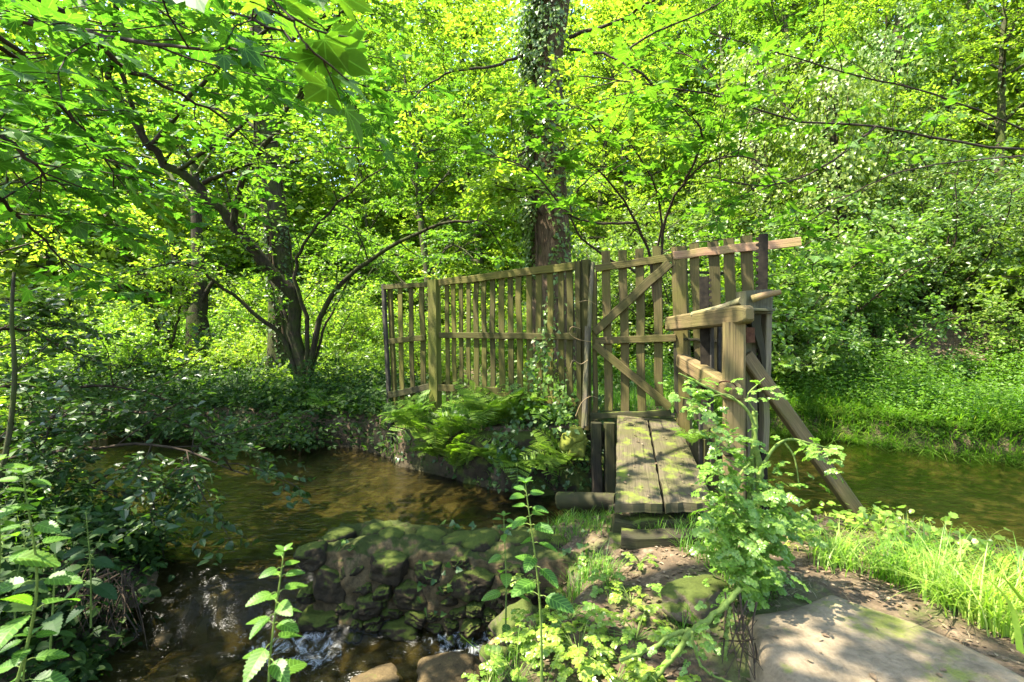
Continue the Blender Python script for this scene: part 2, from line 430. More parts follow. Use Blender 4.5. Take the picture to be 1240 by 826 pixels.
def water_mat(name, tint=(0.48, 0.48, 0.31), murk=0.06, foam=False, wave=0.42, sc=6.0):
    m, nt, out = new_mat(name)
    g = nd(nt, 'ShaderNodeNewGeometry'); pos = g.outputs['Position']
    mp = nd(nt, 'ShaderNodeMapping'); mp.inputs['Scale'].default_value = (0.75, 1.5, 1.0); mp.inputs['Rotation'].default_value = (0, 0, R(-18))
    nt.links.new(pos, mp.inputs['Vector'])
    h = math_n(nt, 'ADD', noise(nt, mp.outputs[0], sc, 3, 0.55, 0.8), math_n(nt, 'MULTIPLY', noise(nt, mp.outputs[0], sc * 3.3, 3, 0.6), 0.35))
    b = nd(nt, 'ShaderNodeBump'); b.inputs['Strength'].default_value = wave; b.inputs['Distance'].default_value = 0.06
    nt.links.new(h, b.inputs['Height'])
    fr = nd(nt, 'ShaderNodeFresnel'); fr.inputs['IOR'].default_value = 1.36 if foam else 1.50; nt.links.new(b.outputs[0], fr.inputs['Normal'])
    gl = nd(nt, 'ShaderNodeBsdfGlossy'); gl.inputs['Roughness'].default_value = 0.22 if foam else 0.05; nt.links.new(b.outputs[0], gl.inputs['Normal'])
    tp = nd(nt, 'ShaderNodeBsdfTransparent'); tp.inputs['Color'].default_value = (*tint, 1)
    df = nd(nt, 'ShaderNodeBsdfDiffuse'); df.inputs['Color'].default_value = (0.05, 0.05, 0.018, 1)
    m1 = nd(nt, 'ShaderNodeMixShader'); m1.inputs[0].default_value = murk
    nt.links.new(tp.outputs[0], m1.inputs[1]); nt.links.new(df.outputs[0], m1.inputs[2])
    m2 = nd(nt, 'ShaderNodeMixShader'); nt.links.new(fr.outputs[0], m2.inputs[0])
    if foam: nt.links.new(math_n(nt, 'MULTIPLY', fr.outputs[0], .45), m2.inputs[0])
    nt.links.new(m1.outputs[0], m2.inputs[1]); nt.links.new(gl.outputs[0], m2.inputs[2])
    last = m2
    if foam:
        uv = nd(nt, 'ShaderNodeTexCoord'); sx = nd(nt, 'ShaderNodeSeparateXYZ'); nt.links.new(uv.outputs['UV'], sx.inputs[0])
        mp2 = nd(nt, 'ShaderNodeMapping'); mp2.inputs['Scale'].default_value = (1.0, 0.55, 1.0); nt.links.new(pos, mp2.inputs['Vector'])
        fn = math_n(nt, 'ADD', math_n(nt, 'MULTIPLY', noise(nt, mp2.outputs[0], 13, 6, 0.75, 1.2), 0.75), math_n(nt, 'MULTIPLY', sx.outputs['X'], 0.5))
        fm = ramp(nt, fn, [(0.86, (0, 0, 0)), (1.05, (.45, .45, .45))])
        wd = nd(nt, 'ShaderNodeBsdfDiffuse'); wd.inputs['Color'].default_value = (0.72, 0.76, 0.74, 1)
        m3 = nd(nt, 'ShaderNodeMixShader'); nt.links.new(math_n(nt, 'MULTIPLY', fm, 0.8), m3.inputs[0])
        nt.links.new(last.outputs[0], m3.inputs[1]); nt.links.new(wd.outputs[0], m3.inputs[2]); last = m3
    nt.links.new(last.outputs[0], out.inputs['Surface'])
    return m

def plain_mat(name, col, col2=None, rough=0.6, metal=0.0, scale=12, bump=0.0):
    m, nt, out = new_mat(name)
    tc = nd(nt, 'ShaderNodeTexCoord')
    f = noise(nt, tc.outputs['Object'], scale, 6, 0.7)
    c = ramp(nt, f, [(0.35, col), (0.68, col2 or tuple(x * 1.6 for x in col))])
    p = nd(nt, 'ShaderNodeBsdfPrincipled'); p.inputs['Roughness'].default_value = rough; p.inputs['Metallic'].default_value = metal; p.inputs['Specular IOR Level'].default_value = .15
    nt.links.new(c, p.inputs['Base Color'])
    if bump:
        b = nd(nt, 'ShaderNodeBump'); b.inputs['Strength'].default_value = bump; b.inputs['Distance'].default_value = 0.01
        nt.links.new(f, b.inputs['Height']); nt.links.new(b.outputs[0], p.inputs['Normal'])
    nt.links.new(p.outputs[0], out.inputs['Surface'])
    return m

M = {}
M['earth'] = ground_mat()
M['water'] = water_mat('stream water')
M['rapids'] = water_mat('broken water', foam=True, wave=0.5, sc=9.0)
M['canopy'] = leaf_mat('woodland leaves', (.058, .108, .012), (.105, .172, .018), (.18, .25, .034), trans=(1.75, 2.0, .8), tfac=.54, rough=.40, spec=.45)
M['canopy_pale'] = leaf_mat('pale sun toned leaves', (.085, .155, .015), (.150, .235, .024), (.27, .335, .07), trans=(1.8, 2.0, .8), tfac=.54, rough=.38, spec=.5)  # paler copy of the woodland leaves, sunlit brightness put into the colour
M['syc'] = leaf_mat('sycamore leaves', (.035, .09, .012), (.07, .15, .016), (.12, .21, .024), trans=(1.5, 1.75, .6), tfac=.5, rough=.55, spec=.25, veins='palm')
M['ivy'] = leaf_mat('ivy leaves', (.028, .06, .012), (.055, .10, .018), (.10, .15, .03), tfac=.35, rough=.42, spec=.4)
M['shrub'] = leaf_mat('shrub leaves', (.07, .125, .018), (.125, .19, .028), (.23, .28, .065), tfac=.45, rough=.38, spec=.45)
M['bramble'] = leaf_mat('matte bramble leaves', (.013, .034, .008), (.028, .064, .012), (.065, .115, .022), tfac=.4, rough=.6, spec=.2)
M['slope_ivy'] = leaf_mat('glossy slope leaves', (.06, .10, .018), (.11, .165, .030), (.21, .26, .07), tfac=.38, rough=.32, spec=.55)
M['holly'] = leaf_mat('dark glossy leaves', (.017, .040, .009), (.032, .070, .014), (.065, .115, .022), tfac=.35, rough=.42, spec=.4)
M['fern'] = leaf_mat('fern fronds', (.06, .125, .014), (.10, .18, .018), (.15, .235, .024), tfac=.45)
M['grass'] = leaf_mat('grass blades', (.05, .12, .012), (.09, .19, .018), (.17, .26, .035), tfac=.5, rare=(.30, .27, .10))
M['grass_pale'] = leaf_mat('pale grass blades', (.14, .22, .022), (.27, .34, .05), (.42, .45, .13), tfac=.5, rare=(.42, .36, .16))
M['nettle'] = leaf_mat('nettle leaves', (.036, .092, .010), (.072, .152, .016), (.14, .235, .028), trans=(1.7, 1.9, .7), tfac=.5, veins='pinn')
M['dropwort'] = leaf_mat('celery like leaves', (.10, .19, .022), (.19, .28, .036), (.30, .37, .08), tfac=.45, rough=.35, spec=.5)
M['stem'] = plain_mat('green stems', (.06, .10, .018), (.15, .20, .04), .7, 0, 22, .5)
M['stem_brown'] = plain_mat('woody stems', (.06, .045, .02), (.13, .10, .05), .8)
M['bark'] = bark_mat('dark bark', (.010, .008, .005), (.050, .038, .022), .4, (.03, .042, .006))
M['bark_grey'] = bark_mat('mossy grey bark', (.016, .013, .008), (.075, .062, .038), .55, (.04, .055, .008))
M['bark_red'] = bark_mat('reddish bark', (.028, .018, .010), (.135, .09, .052), .2, (.035, .045, .008))
M['twig'] = plain_mat('twig bark', (.016, .011, .007), (.055, .039, .023), .85)
M['fence'] = wood_mat('algae stained fence timber', (.024, .016, .005), (.090, .066, .022), .70, (.058, .056, .006))
M['post'] = wood_mat('green fence post timber', (.04, .034, .009), (.10, .082, .022), .75, (.064, .070, .008))
M['gate'] = wood_mat('gate timber', (.028, .019, .007), (.105, .076, .030), .5, (.054, .052, .007))
M['rail_red'] = wood_mat('pinkish rail timber', (.12, .066, .036), (.25, .155, .092), .15)
M['grey_wood'] = wood_mat('bleached grey timber', (.06, .048, .033), (.20, .165, .118), .2)
M['sluice_wood'] = wood_mat('sluice timber', (.048, .032, .014), (.165, .116, .056), .30, (.066, .064, .015))
M['old_wood'] = wood_mat('damp old timber', (.009, .0065, .004), (.036, .027, .015), .35, (.032, .036, .006), moss=.40)
M['plank'] = wood_mat('footbridge planks', (.022, .017, .011), (.095, .075, .049), .34, (.042, .045, .008), moss=.36)
M['block'] = wood_mat('lichened block', (.025, .023, .015), (.085, .08, .055), .3, (.045, .052, .018), moss=.4)
M['iron'] = plain_mat('dark iron', (.006, .0048, .003), (.022, .017, .010), .9, .0, 20, .4)
M['rust'] = plain_mat('rust', (.045, .018, .009), (.10, .048, .024), .85, .3, 25, .4)
M['galv'] = plain_mat('dull grey metal', (.022, .019, .014), (.055, .048, .036), .8, .0, 10)
M['wall_stone'] = stone_mat('mossy wall stone', (.004, .003, .0014), (.042, .030, .013), .56, (.042, .055, .006), .45, 7)  # real moss, its colour lifted to stand in for sun on the wall top
M['mortar'] = stone_mat('lime mortar', (.012, .009, .004), (.15, .105, .045), .42, (.028, .036, .005), .4, 8)
M['wet_stone'] = stone_mat('wet brown stone', (.025, .018, .007), (.13, .09, .038), -.25)
M['grey_stone'] = stone_mat('pale sandstone', (.03, .024, .015), (.13, .10, .06), .45, (.045, .058, .009))
M['slab'] = stone_mat('worn path stone', (.075, .057, .034), (.27, .21, .13), -.02, (.13, .14, .03), top=.9, scale=3)
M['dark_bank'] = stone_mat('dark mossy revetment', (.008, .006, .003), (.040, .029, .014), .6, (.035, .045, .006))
M['moss'] = stone_mat('yellow moss cushion', (.05, .05, .010), (.12, .12, .02), 1.0, (.11, .12, .014))
M['dead_leaf'] = leaf_mat('fallen leaves', (.07, .045, .022), (.14, .09, .048), (.27, .20, .12), trans=(1, 1, 1), tfac=.2, rough=.7)
M['straw'] = leaf_mat('dead stalks', (.12, .085, .04), (.22, .16, .08), (.34, .27, .15), trans=(1, 1, 1), tfac=.2, rough=.7)

# ------------------------------------------------------------------ terrain and water
UP = np.array([(-40, 12.5), (-14, 10.9), (-8, 10.4), (-5.1, 9.6), (-2.7, 8.9), (-2.0, 8.2), (-1.75, 7.75), (-.7, 6.95), (-.2, 6.5), (.6, 6.32), (1.25, 6.3),
               (2.1, 6.3), (2.7, 6.9), (3.2, 8.6), (5.2, 10.4), (6, 9.8), (6.9, 8.95), (8, 7.95), (12, 6.2), (40, 2), (40, -2), (12, 1.8), (6, 3.2), (4.5, 4.15),
               (3.7, 5.0), (2.6, 5.0), (1.6, 4.9), (.3, 5.0), (-.2, 4.55), (-1.55, 4.4), (-1.62, 4.1), (-2.9, 4.05), (-3.1, 4.5), (-4.4, 5.3), (-8, 5.9), (-14, 5.6), (-40, 5)])
LO = np.array([(-2.95, 4.3), (-1.6, 4.4), (-1.6, 4.0), (-.15, 3.95), (.05, 3.7), (-.25, 3.35), (-.6, 2.75), (-1.3, 2.35), (-1.9, 1.6), (-2.0, 0.5), (-2.7, 0.5), (-2.75, 3.2), (-2.95, 3.7)])

def poly_sd(P, poly):
    """signed distance to a polygon, positive outside"""
    P = np.asarray(P, float); d = np.full(len(P), 1e9); inside = np.zeros(len(P), bool)
    for a, b in zip(poly, np.roll(poly, -1, 0)):
        e = b - a; w = P - a
        t = np.clip((w @ e) / (e @ e), 0, 1)
        d = np.minimum(d, np.linalg.norm(w - t[:, None] * e, axis=1))
        c = ((a[1] <= P[:, 1]) != (b[1] <= P[:, 1]))
        xi = a[0] + (P[:, 1] - a[1]) / (e[1] if abs(e[1]) > 1e-9 else 1e-9) * e[0]
        inside ^= c & (P[:, 0] < xi)
    return np.where(inside, -d, d)

def sstep(a, b, x):
    t = np.clip((x - a) / (b - a), 0, 1); return t * t * (3 - 2 * t)

BANKS = np.array([(1.0, 4.1, .46), (2, 2.8, .43), (3.6, 3.4, .30), (1.5, 1, .45), (0.1, 3.6, .10), (-.3, 2.2, .0), (.2, 4.6, .36), (5, 2.0, .35), (.6, 3.3, .34), (.5, 2.4, .28), (-.9, 4.3, .3),
                  (0, 0, .4), (-.8, 1.5, .42), (-.3, 1.9, .38), (0, -4, .5), (-3.4, 3.4, .22), (-4.5, 3.6, .42), (-6, 4, .55), (-9, 3, .7), (-3.4, 1.5, .2),
                  (1.6, 6.9, 1.0), (.2, 7.1, .82), (-1.2, 8.2, .66), (.5, 9, .8), (2.2, 8, .85), (1, 12, .7), (-3, 10.2, .55),
                  (-6, 11, .55), (-10, 12, .6), (-5, 16, .6), (0, 22, .8), (-15, 20, .8), (-20, 10, .7), (5, 11.2, .5), (7, 10, .45), (9, 8.8, .45), (14, 7, .5)])

def height(X, Y):
    P = np.stack([np.ravel(X), np.ravel(Y)], 1).astype(float)
    su, sl = poly_sd(P, UP), poly_sd(P, LO)
    d2 = ((P[:, None, :] - BANKS[None, :, :2]) ** 2).sum(-1) + 0.15
    w = d2 ** -1.8
    bank = (w * BANKS[None, :, 2]).sum(1) / w.sum(1)
    n1 = vnoise(P, 3, 4, .35) * .05 + vnoise(P, 5, 4, 1.3) * .025
    bank = bank + n1
    # the wooded slope beyond the right bank
    s = P[:, 0] * .30 + P[:, 1] * .954
    hill = np.maximum(0, s - 12.2); hill = hill * .50 * (1 - np.exp(-hill * .5)); hill = np.minimum(hill, 16 + (hill - 16) * .1)
    side = sstep(.02, .42, P[:, 0] / np.maximum(P[:, 1], 1)) * sstep(9, 13, P[:, 1])
    bank = bank + hill * side * (1 + .12 * vnoise(P, 9, 3, .12))
    # rise far behind on the left, steepened so the far leaves catch the sun
    rise = np.maximum(0, P[:, 1] - 29); bank = bank + (rise * .62 * (1 - np.exp(-rise * .25)) - np.maximum(0, rise - 30) * .5) * (1 - side)
    fence = (P[:, 1] > 6.1) & (P[:, 1] < 8.2) & (P[:, 0] > -2.1) & (P[:, 0] < 2.4)
    wd = np.where(fence, .22, np.where(P[:, 1] > 7.5, .30, np.where((P[:, 0] > 5) & (P[:, 1] > 5.5), .25, .55)))
    out = np.minimum(su, sl)
    bedz = -.05 - .30 * sstep(0, .9, -su) + vnoise(P, 21, 4, .8) * .03
    lowz = -.36 - .16 * sstep(0, .4, -sl) + vnoise(P, 22, 4, 1.6) * .05
    bed = np.where(su < 0, bedz, lowz)
    ramp_ = sstep(4.55, 3.75, P[:, 1]) * (P[:, 0] < -1.5) * (P[:, 0] > -3.4)
    bed = np.where((su < 0) & (P[:, 1] < 4.7) & (P[:, 0] < -1.4), bedz * (1 - ramp_) + lowz * ramp_, bed)
    lo_edge = np.where(sl < su, -.36, -.05)
    z = np.where(out < 0, bed, lo_edge + (bank - lo_edge) * sstep(0, 1, out / wd))
    return z.reshape(np.shape(X))

def axis(*segs):
    out = [np.arange(a, b, s) for a, b, s in segs]; return np.unique(np.round(np.concatenate(out + [np.array([segs[-1][1]])]), 4))
gx = axis((-90, -20, 5), (-20, -6, .5), (-6, 6, .06), (6, 20, .4), (20, 90.1, 5))
gy = axis((-30, -2, 4), (-2, 1.4, .3), (1.4, 9.5, .06), (9.5, 16, .2), (16, 40, .8), (40, 110.1, 6))
GX, GY = np.meshgrid(gx, gy); GZ = height(GX, GY)
g_ = MB(); nx, ny = len(gx), len(gy)
ii = (np.arange(ny - 1)[:, None] * nx + np.arange(nx - 1)[None, :]).ravel()
g_.add(np.stack([GX, GY, GZ], -1).reshape(-1, 3), np.stack([ii, ii + 1, ii + nx + 1, ii + nx], 1))
tag(g_.build('ground', M['earth'], smooth=True), kind='structure')

def ground_z(x, y): return float(height(np.array([x]), np.array([y]))[0])
def on_ground(px, py, lo=1.5, hi=60):
    """where the photograph's ray through (px, py) meets the ground"""
    Ys = np.geomspace(lo, hi, 700); P = np.array([at(px, py, y) for y in Ys])
    below = P[:, 2] < height(P[:, 0], P[:, 1])
    k = int(np.argmax(below)) if below.any() else len(Ys) - 1
    return P[k]

# upper stream, a flat sheet reaching under every bank
w_ = MB()
wx = axis((-45, -6, 3), (-6, 6, .2), (6, 45, 3)); wy = axis((4.52, 12.5, .3))
wy = np.concatenate([[-3, 0, 2.5, 3.5, 4.0], wy[wy > 4.05]])
WX, WY = np.meshgrid(wx, wy); keep_r = []
n1, n2 = len(wx), len(wy)
ii = (np.arange(n2 - 1)[:, None] * n1 + np.arange(n1 - 1)[None, :])
cxm = (wx[:-1] + wx[1:]) / 2; cym = (wy[:-1] + wy[1:]) / 2
ok = ~((cxm[None, :] < 0.15) & (cym[:, None] < 4.5))
ii = ii[ok].ravel()
w_.add(np.stack([WX, WY, np.zeros_like(WX)], -1).reshape(-1, 3), np.stack([ii, ii + 1, ii + n1 + 1, ii + n1], 1))
tag(w_.build('stream_water', M['water']), kind='structure')
# rapids: the water breaks over the sill beside the wall and runs along its foot
rx = np.arange(-3.3, 0.16, .025); ry = np.arange(.4, 4.53, .025)
RX, RY = np.meshgrid(rx, ry)
drop = sstep(4.5, 3.85, RY + .12 * vnoise(np.stack([RX, RY], -1), 31, 3, .9))
RZ = -.33 * drop
turb = np.exp(-((RY - 3.95) / .38) ** 2) + .5 * np.exp(-((RY - 3.6) / .35) ** 2)
PP = np.stack([RX, RY], -1)
edge = sstep(4.52, 4.35, RY)
RZ = RZ + edge * (vnoise(PP, 33, 4, 2.2) * .016 + vnoise(PP * [1.5, .8], 36, 4, 5.5) * .006 + vnoise(PP, 37, 3, 11.) * .0015 + turb * (vnoise(PP * [1, .6], 34, 5, 3.0) * .035))
foam = np.clip(turb * (.75 + .4 * vnoise(PP, 35, 4, .9)) * sstep(-3.0, -2.1, RX), 0, 1)
r_ = MB(); n1 = len(rx); n2 = len(ry)
ii = (np.arange(n2 - 1)[:, None] * n1 + np.arange(n1 - 1)[None, :]).ravel()
r_.add(np.stack([RX, RY, RZ], -1).reshape(-1, 3), np.stack([ii, ii + 1, ii + n1 + 1, ii + n1], 1), np.stack([foam, foam], -1).reshape(-1, 2))
tag(r_.build('rapids_water', M['rapids'], smooth=True), kind='structure')

# ------------------------------------------------------------------ rocks
def ico(sub=3):
    import bmesh
    bm = bmesh.new(); bmesh.ops.create_icosphere(bm, subdivisions=sub, radius=1.0)
    V = np.array([v.co[:] for v in bm.verts]); F = np.array([[v.index for v in f.verts] for f in bm.faces]); bm.free()
    return V, F
ICO3, ICO4, ICO5 = ico(3), ico(4), ico(5)

def rock(mb, c, size, seed, rough=.16, box=.5, yaw=0.0, tilt=0.0, fine=False, flat=None):
    V, F = (ICO5 if fine == 2 else ICO4) if fine else ICO3
    q = np.abs(V).max(1, keepdims=True)
    P = V * (1 - box) + (V / q) * box * .85
    P = P * (1 + rough * vnoise(V, seed, 4, .45)[:, None]) + V * (rough * .28 * vnoise(V, seed + 1, 4, 1.6)[:, None])
    if fine == 2: P = P + V * (.030 * vnoise(V, seed + 2, 5, 3.2) + .010 * vnoise(V, seed + 3, 4, 9.))[:, None]
    P = P * np.asarray(size)
    if flat is not None: P[:, 2] = np.minimum(P[:, 2], flat * size[2] + (P[:, 2] - flat * size[2]) * .15)
    c1, s1 = math.cos(tilt), math.sin(tilt)
    P = P @ np.array([[c1, 0, -s1], [0, 1, 0], [s1, 0, c1]])
    c1, s1 = math.cos(yaw), math.sin(yaw)
    P = P @ np.array([[c1, s1, 0], [-s1, c1, 0], [0, 0, 1]])
    mb.add(P + np.asarray(c), F)

# mossy mortared stone wall beside the rapids
random.seed(4)
WA, WB = np.array([-1.60, 4.02]), np.array([0.98, 3.80])
wdir = (WB - WA) / np.linalg.norm(WB - WA); wnorm = np.array([wdir[1], -wdir[0]]); WL = np.linalg.norm(WB - WA)
root = empty('stone_wall', (WA[0], WA[1], -.4), 'low mossy mortared stone wall jutting into the stream beside the white water', 'wall')
core = MB()
us, vs = np.linspace(0, 1, 220), np.linspace(0, 1, 70)
Uc, Vc = np.meshgrid(us, vs)
top = .305 - .05 * Uc + .0 * Vc
# front face, top face and end, as one bent sheet: v 0-.6 climbs the front, .6-1 runs back over the top
zf = np.where(Vc < .6, -.45 + (top + .45) * (Vc / .6), top + (Vc - .6) * .05)
bk = np.where(Vc < .6, .03, .05 + (Vc - .6) / .4 * .52)
xy = WA[None, None] + wdir * (Uc * WL)[..., None] - wnorm * bk[..., None]
P3 = np.dstack([xy, zf]); dn = vnoise(P3, 41, 5, 1.6) * .06 + vnoise(P3, 42, 5, 4.) * .03 + vnoise(P3, 43, 4, 11.) * .010
P3[..., 2] += dn * (Vc > .5); P3[..., :2] += wnorm * (dn * .8)[..., None]
n1, n2 = len(us), len(vs); ii = (np.arange(n2 - 1)[:, None] * n1 + np.arange(n1 - 1)[None, :]).ravel()
core.add(P3.reshape(-1, 3), np.stack([ii, ii + 1, ii + n1 + 1, ii + n1], 1))
part(core, 'mortar_core', M['mortar'], root, True)
wr = np.random.default_rng(46); pts_ = []
for _ in range(6000):
    q = np.array([wr.uniform(-.04, WL), wr.uniform(-.36, .255)]); m_d = wr.choice([.10, .145, .19, .23])
    if all(np.hypot((q[0] - p[0]) / 1.35, q[1] - p[1]) > (m_d + p[2]) / 2 for p in pts_): pts_.append((q[0], q[1], m_d))
for k, (u, z, md) in enumerate(pts_):
    c2 = WA + wdir * u - wnorm * (.075 + wr.uniform(-.03, .035) + (wr.uniform(0, .12) if u > 1.6 else 0))
    mb = MB(); rock(mb, (c2[0], c2[1], z - .05 * u / WL), (md * .76 * wr.uniform(.85, 1.15), .13 * wr.uniform(.8, 1.2), md * .56 * wr.uniform(.85, 1.15)), 100 + 4 * k, .26, wr.uniform(.3, .65), math.atan2(wdir[1], wdir[0]), wr.uniform(-.3, .3), 2)
    part(mb, 'stone', M['wall_stone'], root, True)
for i in range(9):   # lumps along the crest
    u = .12 + i * .24 + random.uniform(-.05, .05); c2 = WA + wdir * u - wnorm * random.uniform(.3, .48)
    mb = MB(); rock(mb, (c2[0], c2[1], .275), (random.uniform(.12, .2), random.uniform(.09, .14), random.uniform(.06, .10)), 160 + i, .2, .4, random.uniform(0, 3))
    part(mb, 'stone', M['wall_stone'], root, True)

def loose_rock(px, py, Y, size, seed, label, mat='wet_stone', yaw=0.0, tilt=0.0, box=.5, dz=0.0, group=None):
    c = at(px, py, Y); mb = MB(); rock(mb, (0, 0, 0), size, seed, .2, box, yaw, tilt, True)
    o = mb.build('rock', M[mat], smooth=True, loc=(c[0], c[1], c[2] + dz)); tag(o, label, 'rock', group); return o
loose_rock(203, 790, 3.95, (.10, .12, .17), 201, 'upright speckled brown stone standing in the rapids', 'wet_stone', .3, .15, .6)
loose_rock(222, 818, 3.75, (.22, .18, .12), 202, 'rounded wet ochre boulder at the water edge below the upright stone', 'wet_stone')
loose_rock(268, 792, 3.98, (.24, .15, .07), 203, 'broad flat brown rock just under the water of the rapids', 'wet_stone', .4)
loose_rock(300, 826, 3.6, (.22, .15, .08), 204, 'submerged orange brown rock in the white water at the photo bottom', 'wet_stone')
loose_rock(348, 735, 4.2, (.08, .07, .06), 205, 'small rounded orange stone under the fast water beside the wall end', 'wet_stone')
loose_rock(545, 812, 3.5, (.24, .15, .06), 206, 'flat wet stone at the foot of the wall beside the foam', 'wet_stone', .2)
loose_rock(628, 758, 3.55, (.20, .10, .11), 207, 'slanting slab leaning against the foot of the wall beside the nettle', 'grey_stone', .35, -.55, .85)
loose_rock(600, 800, 3.35, (.10, .08, .07), 208, 'small tan stone beside the rotten stick', 'grey_stone')
loose_rock(735, 768, 3.35, (.22, .12, .09), 209, 'oblong mossy block lying below the broken end of the wall', 'grey_stone', -.1, .05, .85)
loose_rock(712, 700, 3.78, (.15, .12, .09), 210, 'rounded lichen patched stone on the broken end of the wall', 'grey_stone', .2, 0, .6)
loose_rock(795, 745, 3.15, (.20, .16, .09), 211, 'dark mossy rock between the parsley leaves and thick celery stem', 'grey_stone', .3, .1, .6)
loose_rock(760, 655, 3.95, (.17, .14, .08), 212, 'sunlit stone in the grass left of the plank footbridge', 'grey_stone', .1, 0, .6, -.02)
loose_rock(735, 790, 2.95, (.16, .12, .10), 213, 'brown stone half hidden under the pale parsley leaves', 'grey_stone', .6)
loose_rock(455, 828, 3.4, (.18, .14, .05), 214, 'dark wet rock breaking the foam below the wall', 'wet_stone', .6)
loose_rock(840, 725, 3.0, (.24, .16, .11), 215, 'large smooth brownish boulder under the leafy celery stems', 'grey_stone', .9, .2, .55)

# worn path slab, bottom right
sl = MB()
edge_pts = [at(912, 738, 2.80), at(1000, 702, 3.12), at(1115, 735, 2.80), at(1250, 800, 2.34), (2.9, 1.2, .5), (1.02, 1.2, .5)]
poly = np.array([p[:2] for p in edge_pts]); sx_ = np.arange(.9, 2.7, .035); sy_ = np.arange(1.2, 3.3, .035)
SX, SY = np.meshgrid(sx_, sy_); PP = np.stack([SX.ravel(), SY.ravel()], 1)
sd = poly_sd(PP, poly) + vnoise(PP, 51, 3, .9) * .05
topz = .475 + vnoise(PP, 52, 4, .5) * .025 - .03 * (PP[:, 0] - 1.2)
zz = np.where(sd < 0, topz - .03 * np.exp(sd / .05), topz - .03 - sd * 2.2)
zz = np.maximum(zz, .05).reshape(SX.shape)
n1, n2 = len(sx_), len(sy_); ii = (np.arange(n2 - 1)[:, None] * n1 + np.arange(n1 - 1)[None, :]).ravel()
m_ = ((sd.reshape(SX.shape) < .14)[:-1, :-1]).ravel(); ii = ii[m_]
sl.add(np.stack([SX, SY, zz], -1).reshape(-1, 3), np.stack([ii, ii + 1, ii + n1 + 1, ii + n1], 1))
tag(sl.build('path_slab', M['slab'], smooth=True), 'big worn sunlit stone slab of the path in front of the grass', 'slab')

# mossy revetment under the fence bank
rv = MB()
path = spline([(-.75, 6.98), (-.2, 6.50), (.6, 6.30), (1.27, 6.28)], 60); hs = np.linspace(0, 1, 22)
Pr = np.zeros((22, 60, 3))
for i, h in enumerate(hs):
    Pr[i, :, :2] = path; Pr[i, :, 2] = -.3 + h * np.linspace(.95, 1.20, 60)
    Pr[i, :, 1] += .03 + .10 * h
d_ = vnoise(Pr, 61, 5, 1.3) * .10 + vnoise(Pr, 62, 4, 4.) * .04; Pr[..., 1] -= d_ + .03; Pr[-1, :, 1] += .3
ii = (np.arange(21)[:, None] * 60 + np.arange(59)[None, :]).ravel()
rv.add(Pr.reshape(-1, 3), np.stack([ii, ii + 1, ii + 61, ii + 60], 1))
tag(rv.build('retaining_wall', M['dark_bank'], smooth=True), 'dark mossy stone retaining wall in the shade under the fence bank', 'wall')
c = at(697, 528, 6.15)
ms = MB()
for mi_, (dx, dz, rr_) in enumerate(((0, .02, .10), (-.08, -.06, .09), (.07, -.05, .08), (.0, -.14, .11))): rock(ms, (dx, 0, dz), (rr_, rr_ * .9, rr_ * 1.1), 71 + mi_, .35, .3, fine=True)
tag(ms.build('moss_cushion', M['moss'], smooth=True, loc=tuple(c)), 'bright yellow green moss cushion at the foot of the gate post', 'moss')

# ------------------------------------------------------------------ fence, gate, sluice, footbridge
random.seed(11)
def Yf(px):  # depth along the fence line
    t = (px - 469) / (705 - 469)
    return 1 / (1 / 8.3 + t * (1 / 6.4 - 1 / 8.3))
FD = at(705, 405, 6.4) - at(469, 405, 8.3); FD[2] = 0; FD /= np.linalg.norm(FD)
FN = np.array([FD[1], -FD[0], 0.0])      # towards the camera
if FN @ (CAM - at(600, 405, 7)) < 0: FN = -FN

def vboard(root, name, mat, p_top, p_bot, Y, wpx, th=.022, up=None, push=0.0, nrm_=FN, seg=5, jit=.003):
    a, b = at(*p_bot, Y) + nrm_ * push, at(*p_top, Y) + nrm_ * push
    mb = MB(); beam(mb, a, b, wpx / FPX * Y, th, up=nrm_ + np.array([random.uniform(-.08, .08), random.uniform(-.08, .08), 0]), seg=seg, jit=.006 if name == 'picket' else jit, c=.004)
    return part(mb, name, mat, root)

def rail(root, name, mat, pa, Ya, pb, Yb, h, th, push=0.0, nrm_=FN, seg=8, jit=.003):
    a, b = at(*pa, Ya) + nrm_ * push, at(*pb, Yb) + nrm_ * push
    mb = MB(); beam(mb, a, b, h, th, up=nrm_, seg=seg, jit=jit, c=.005)
    return part(mb, name, mat, root)

fb = at(560, 480, 7.4)
fence = empty('picket_fence', (fb[0], fb[1], .8), 'long weathered green stained picket fence with many narrow slats standing on the fern bank', 'fence')
# vboard's profile: x across the board (width), z along the fence normal
def board_up(): return FN
vboard(fence, 'post', M['galv'], (464.5, 344), (475, 562), 8.30, 5.0, .05)
vboard(fence, 'post', M['fence'], (470.5, 346), (477, 500), 8.28, 6.5, .05, push=-.03)
vboard(fence, 'post', M['post'], (527, 339), (529, 500), Yf(527), 13.5, .11, push=.03)
vboard(fence, 'post', M['fence'], (701, 317), (704, 515), 6.42, 6.5, .07, push=.02)
vboard(fence, 'post', M['fence'], (709.5, 315), (710, 520), 6.40, 10, .09, push=.0)
pole = MB(); pp = spline([at(718, 318, 6.33), at(715, 360, 6.3), at(713.5, 400, 6.3), at(709, 450, 6.28), at(706.5, 518, 6.26)], 14)
sweep(pole, pp, circ(.030, 7, .12)); part(pole, 'leaning_pole', M['grey_wood'], fence, True)
vboard(fence, 'post', M['grey_wood'], (713, 395), (711, 515), 6.27, 5.0, .03, push=.05)
vboard(fence, 'post', M['gate'], (721, 330), (722, 505), 6.34, 5.0, .05, push=.02)
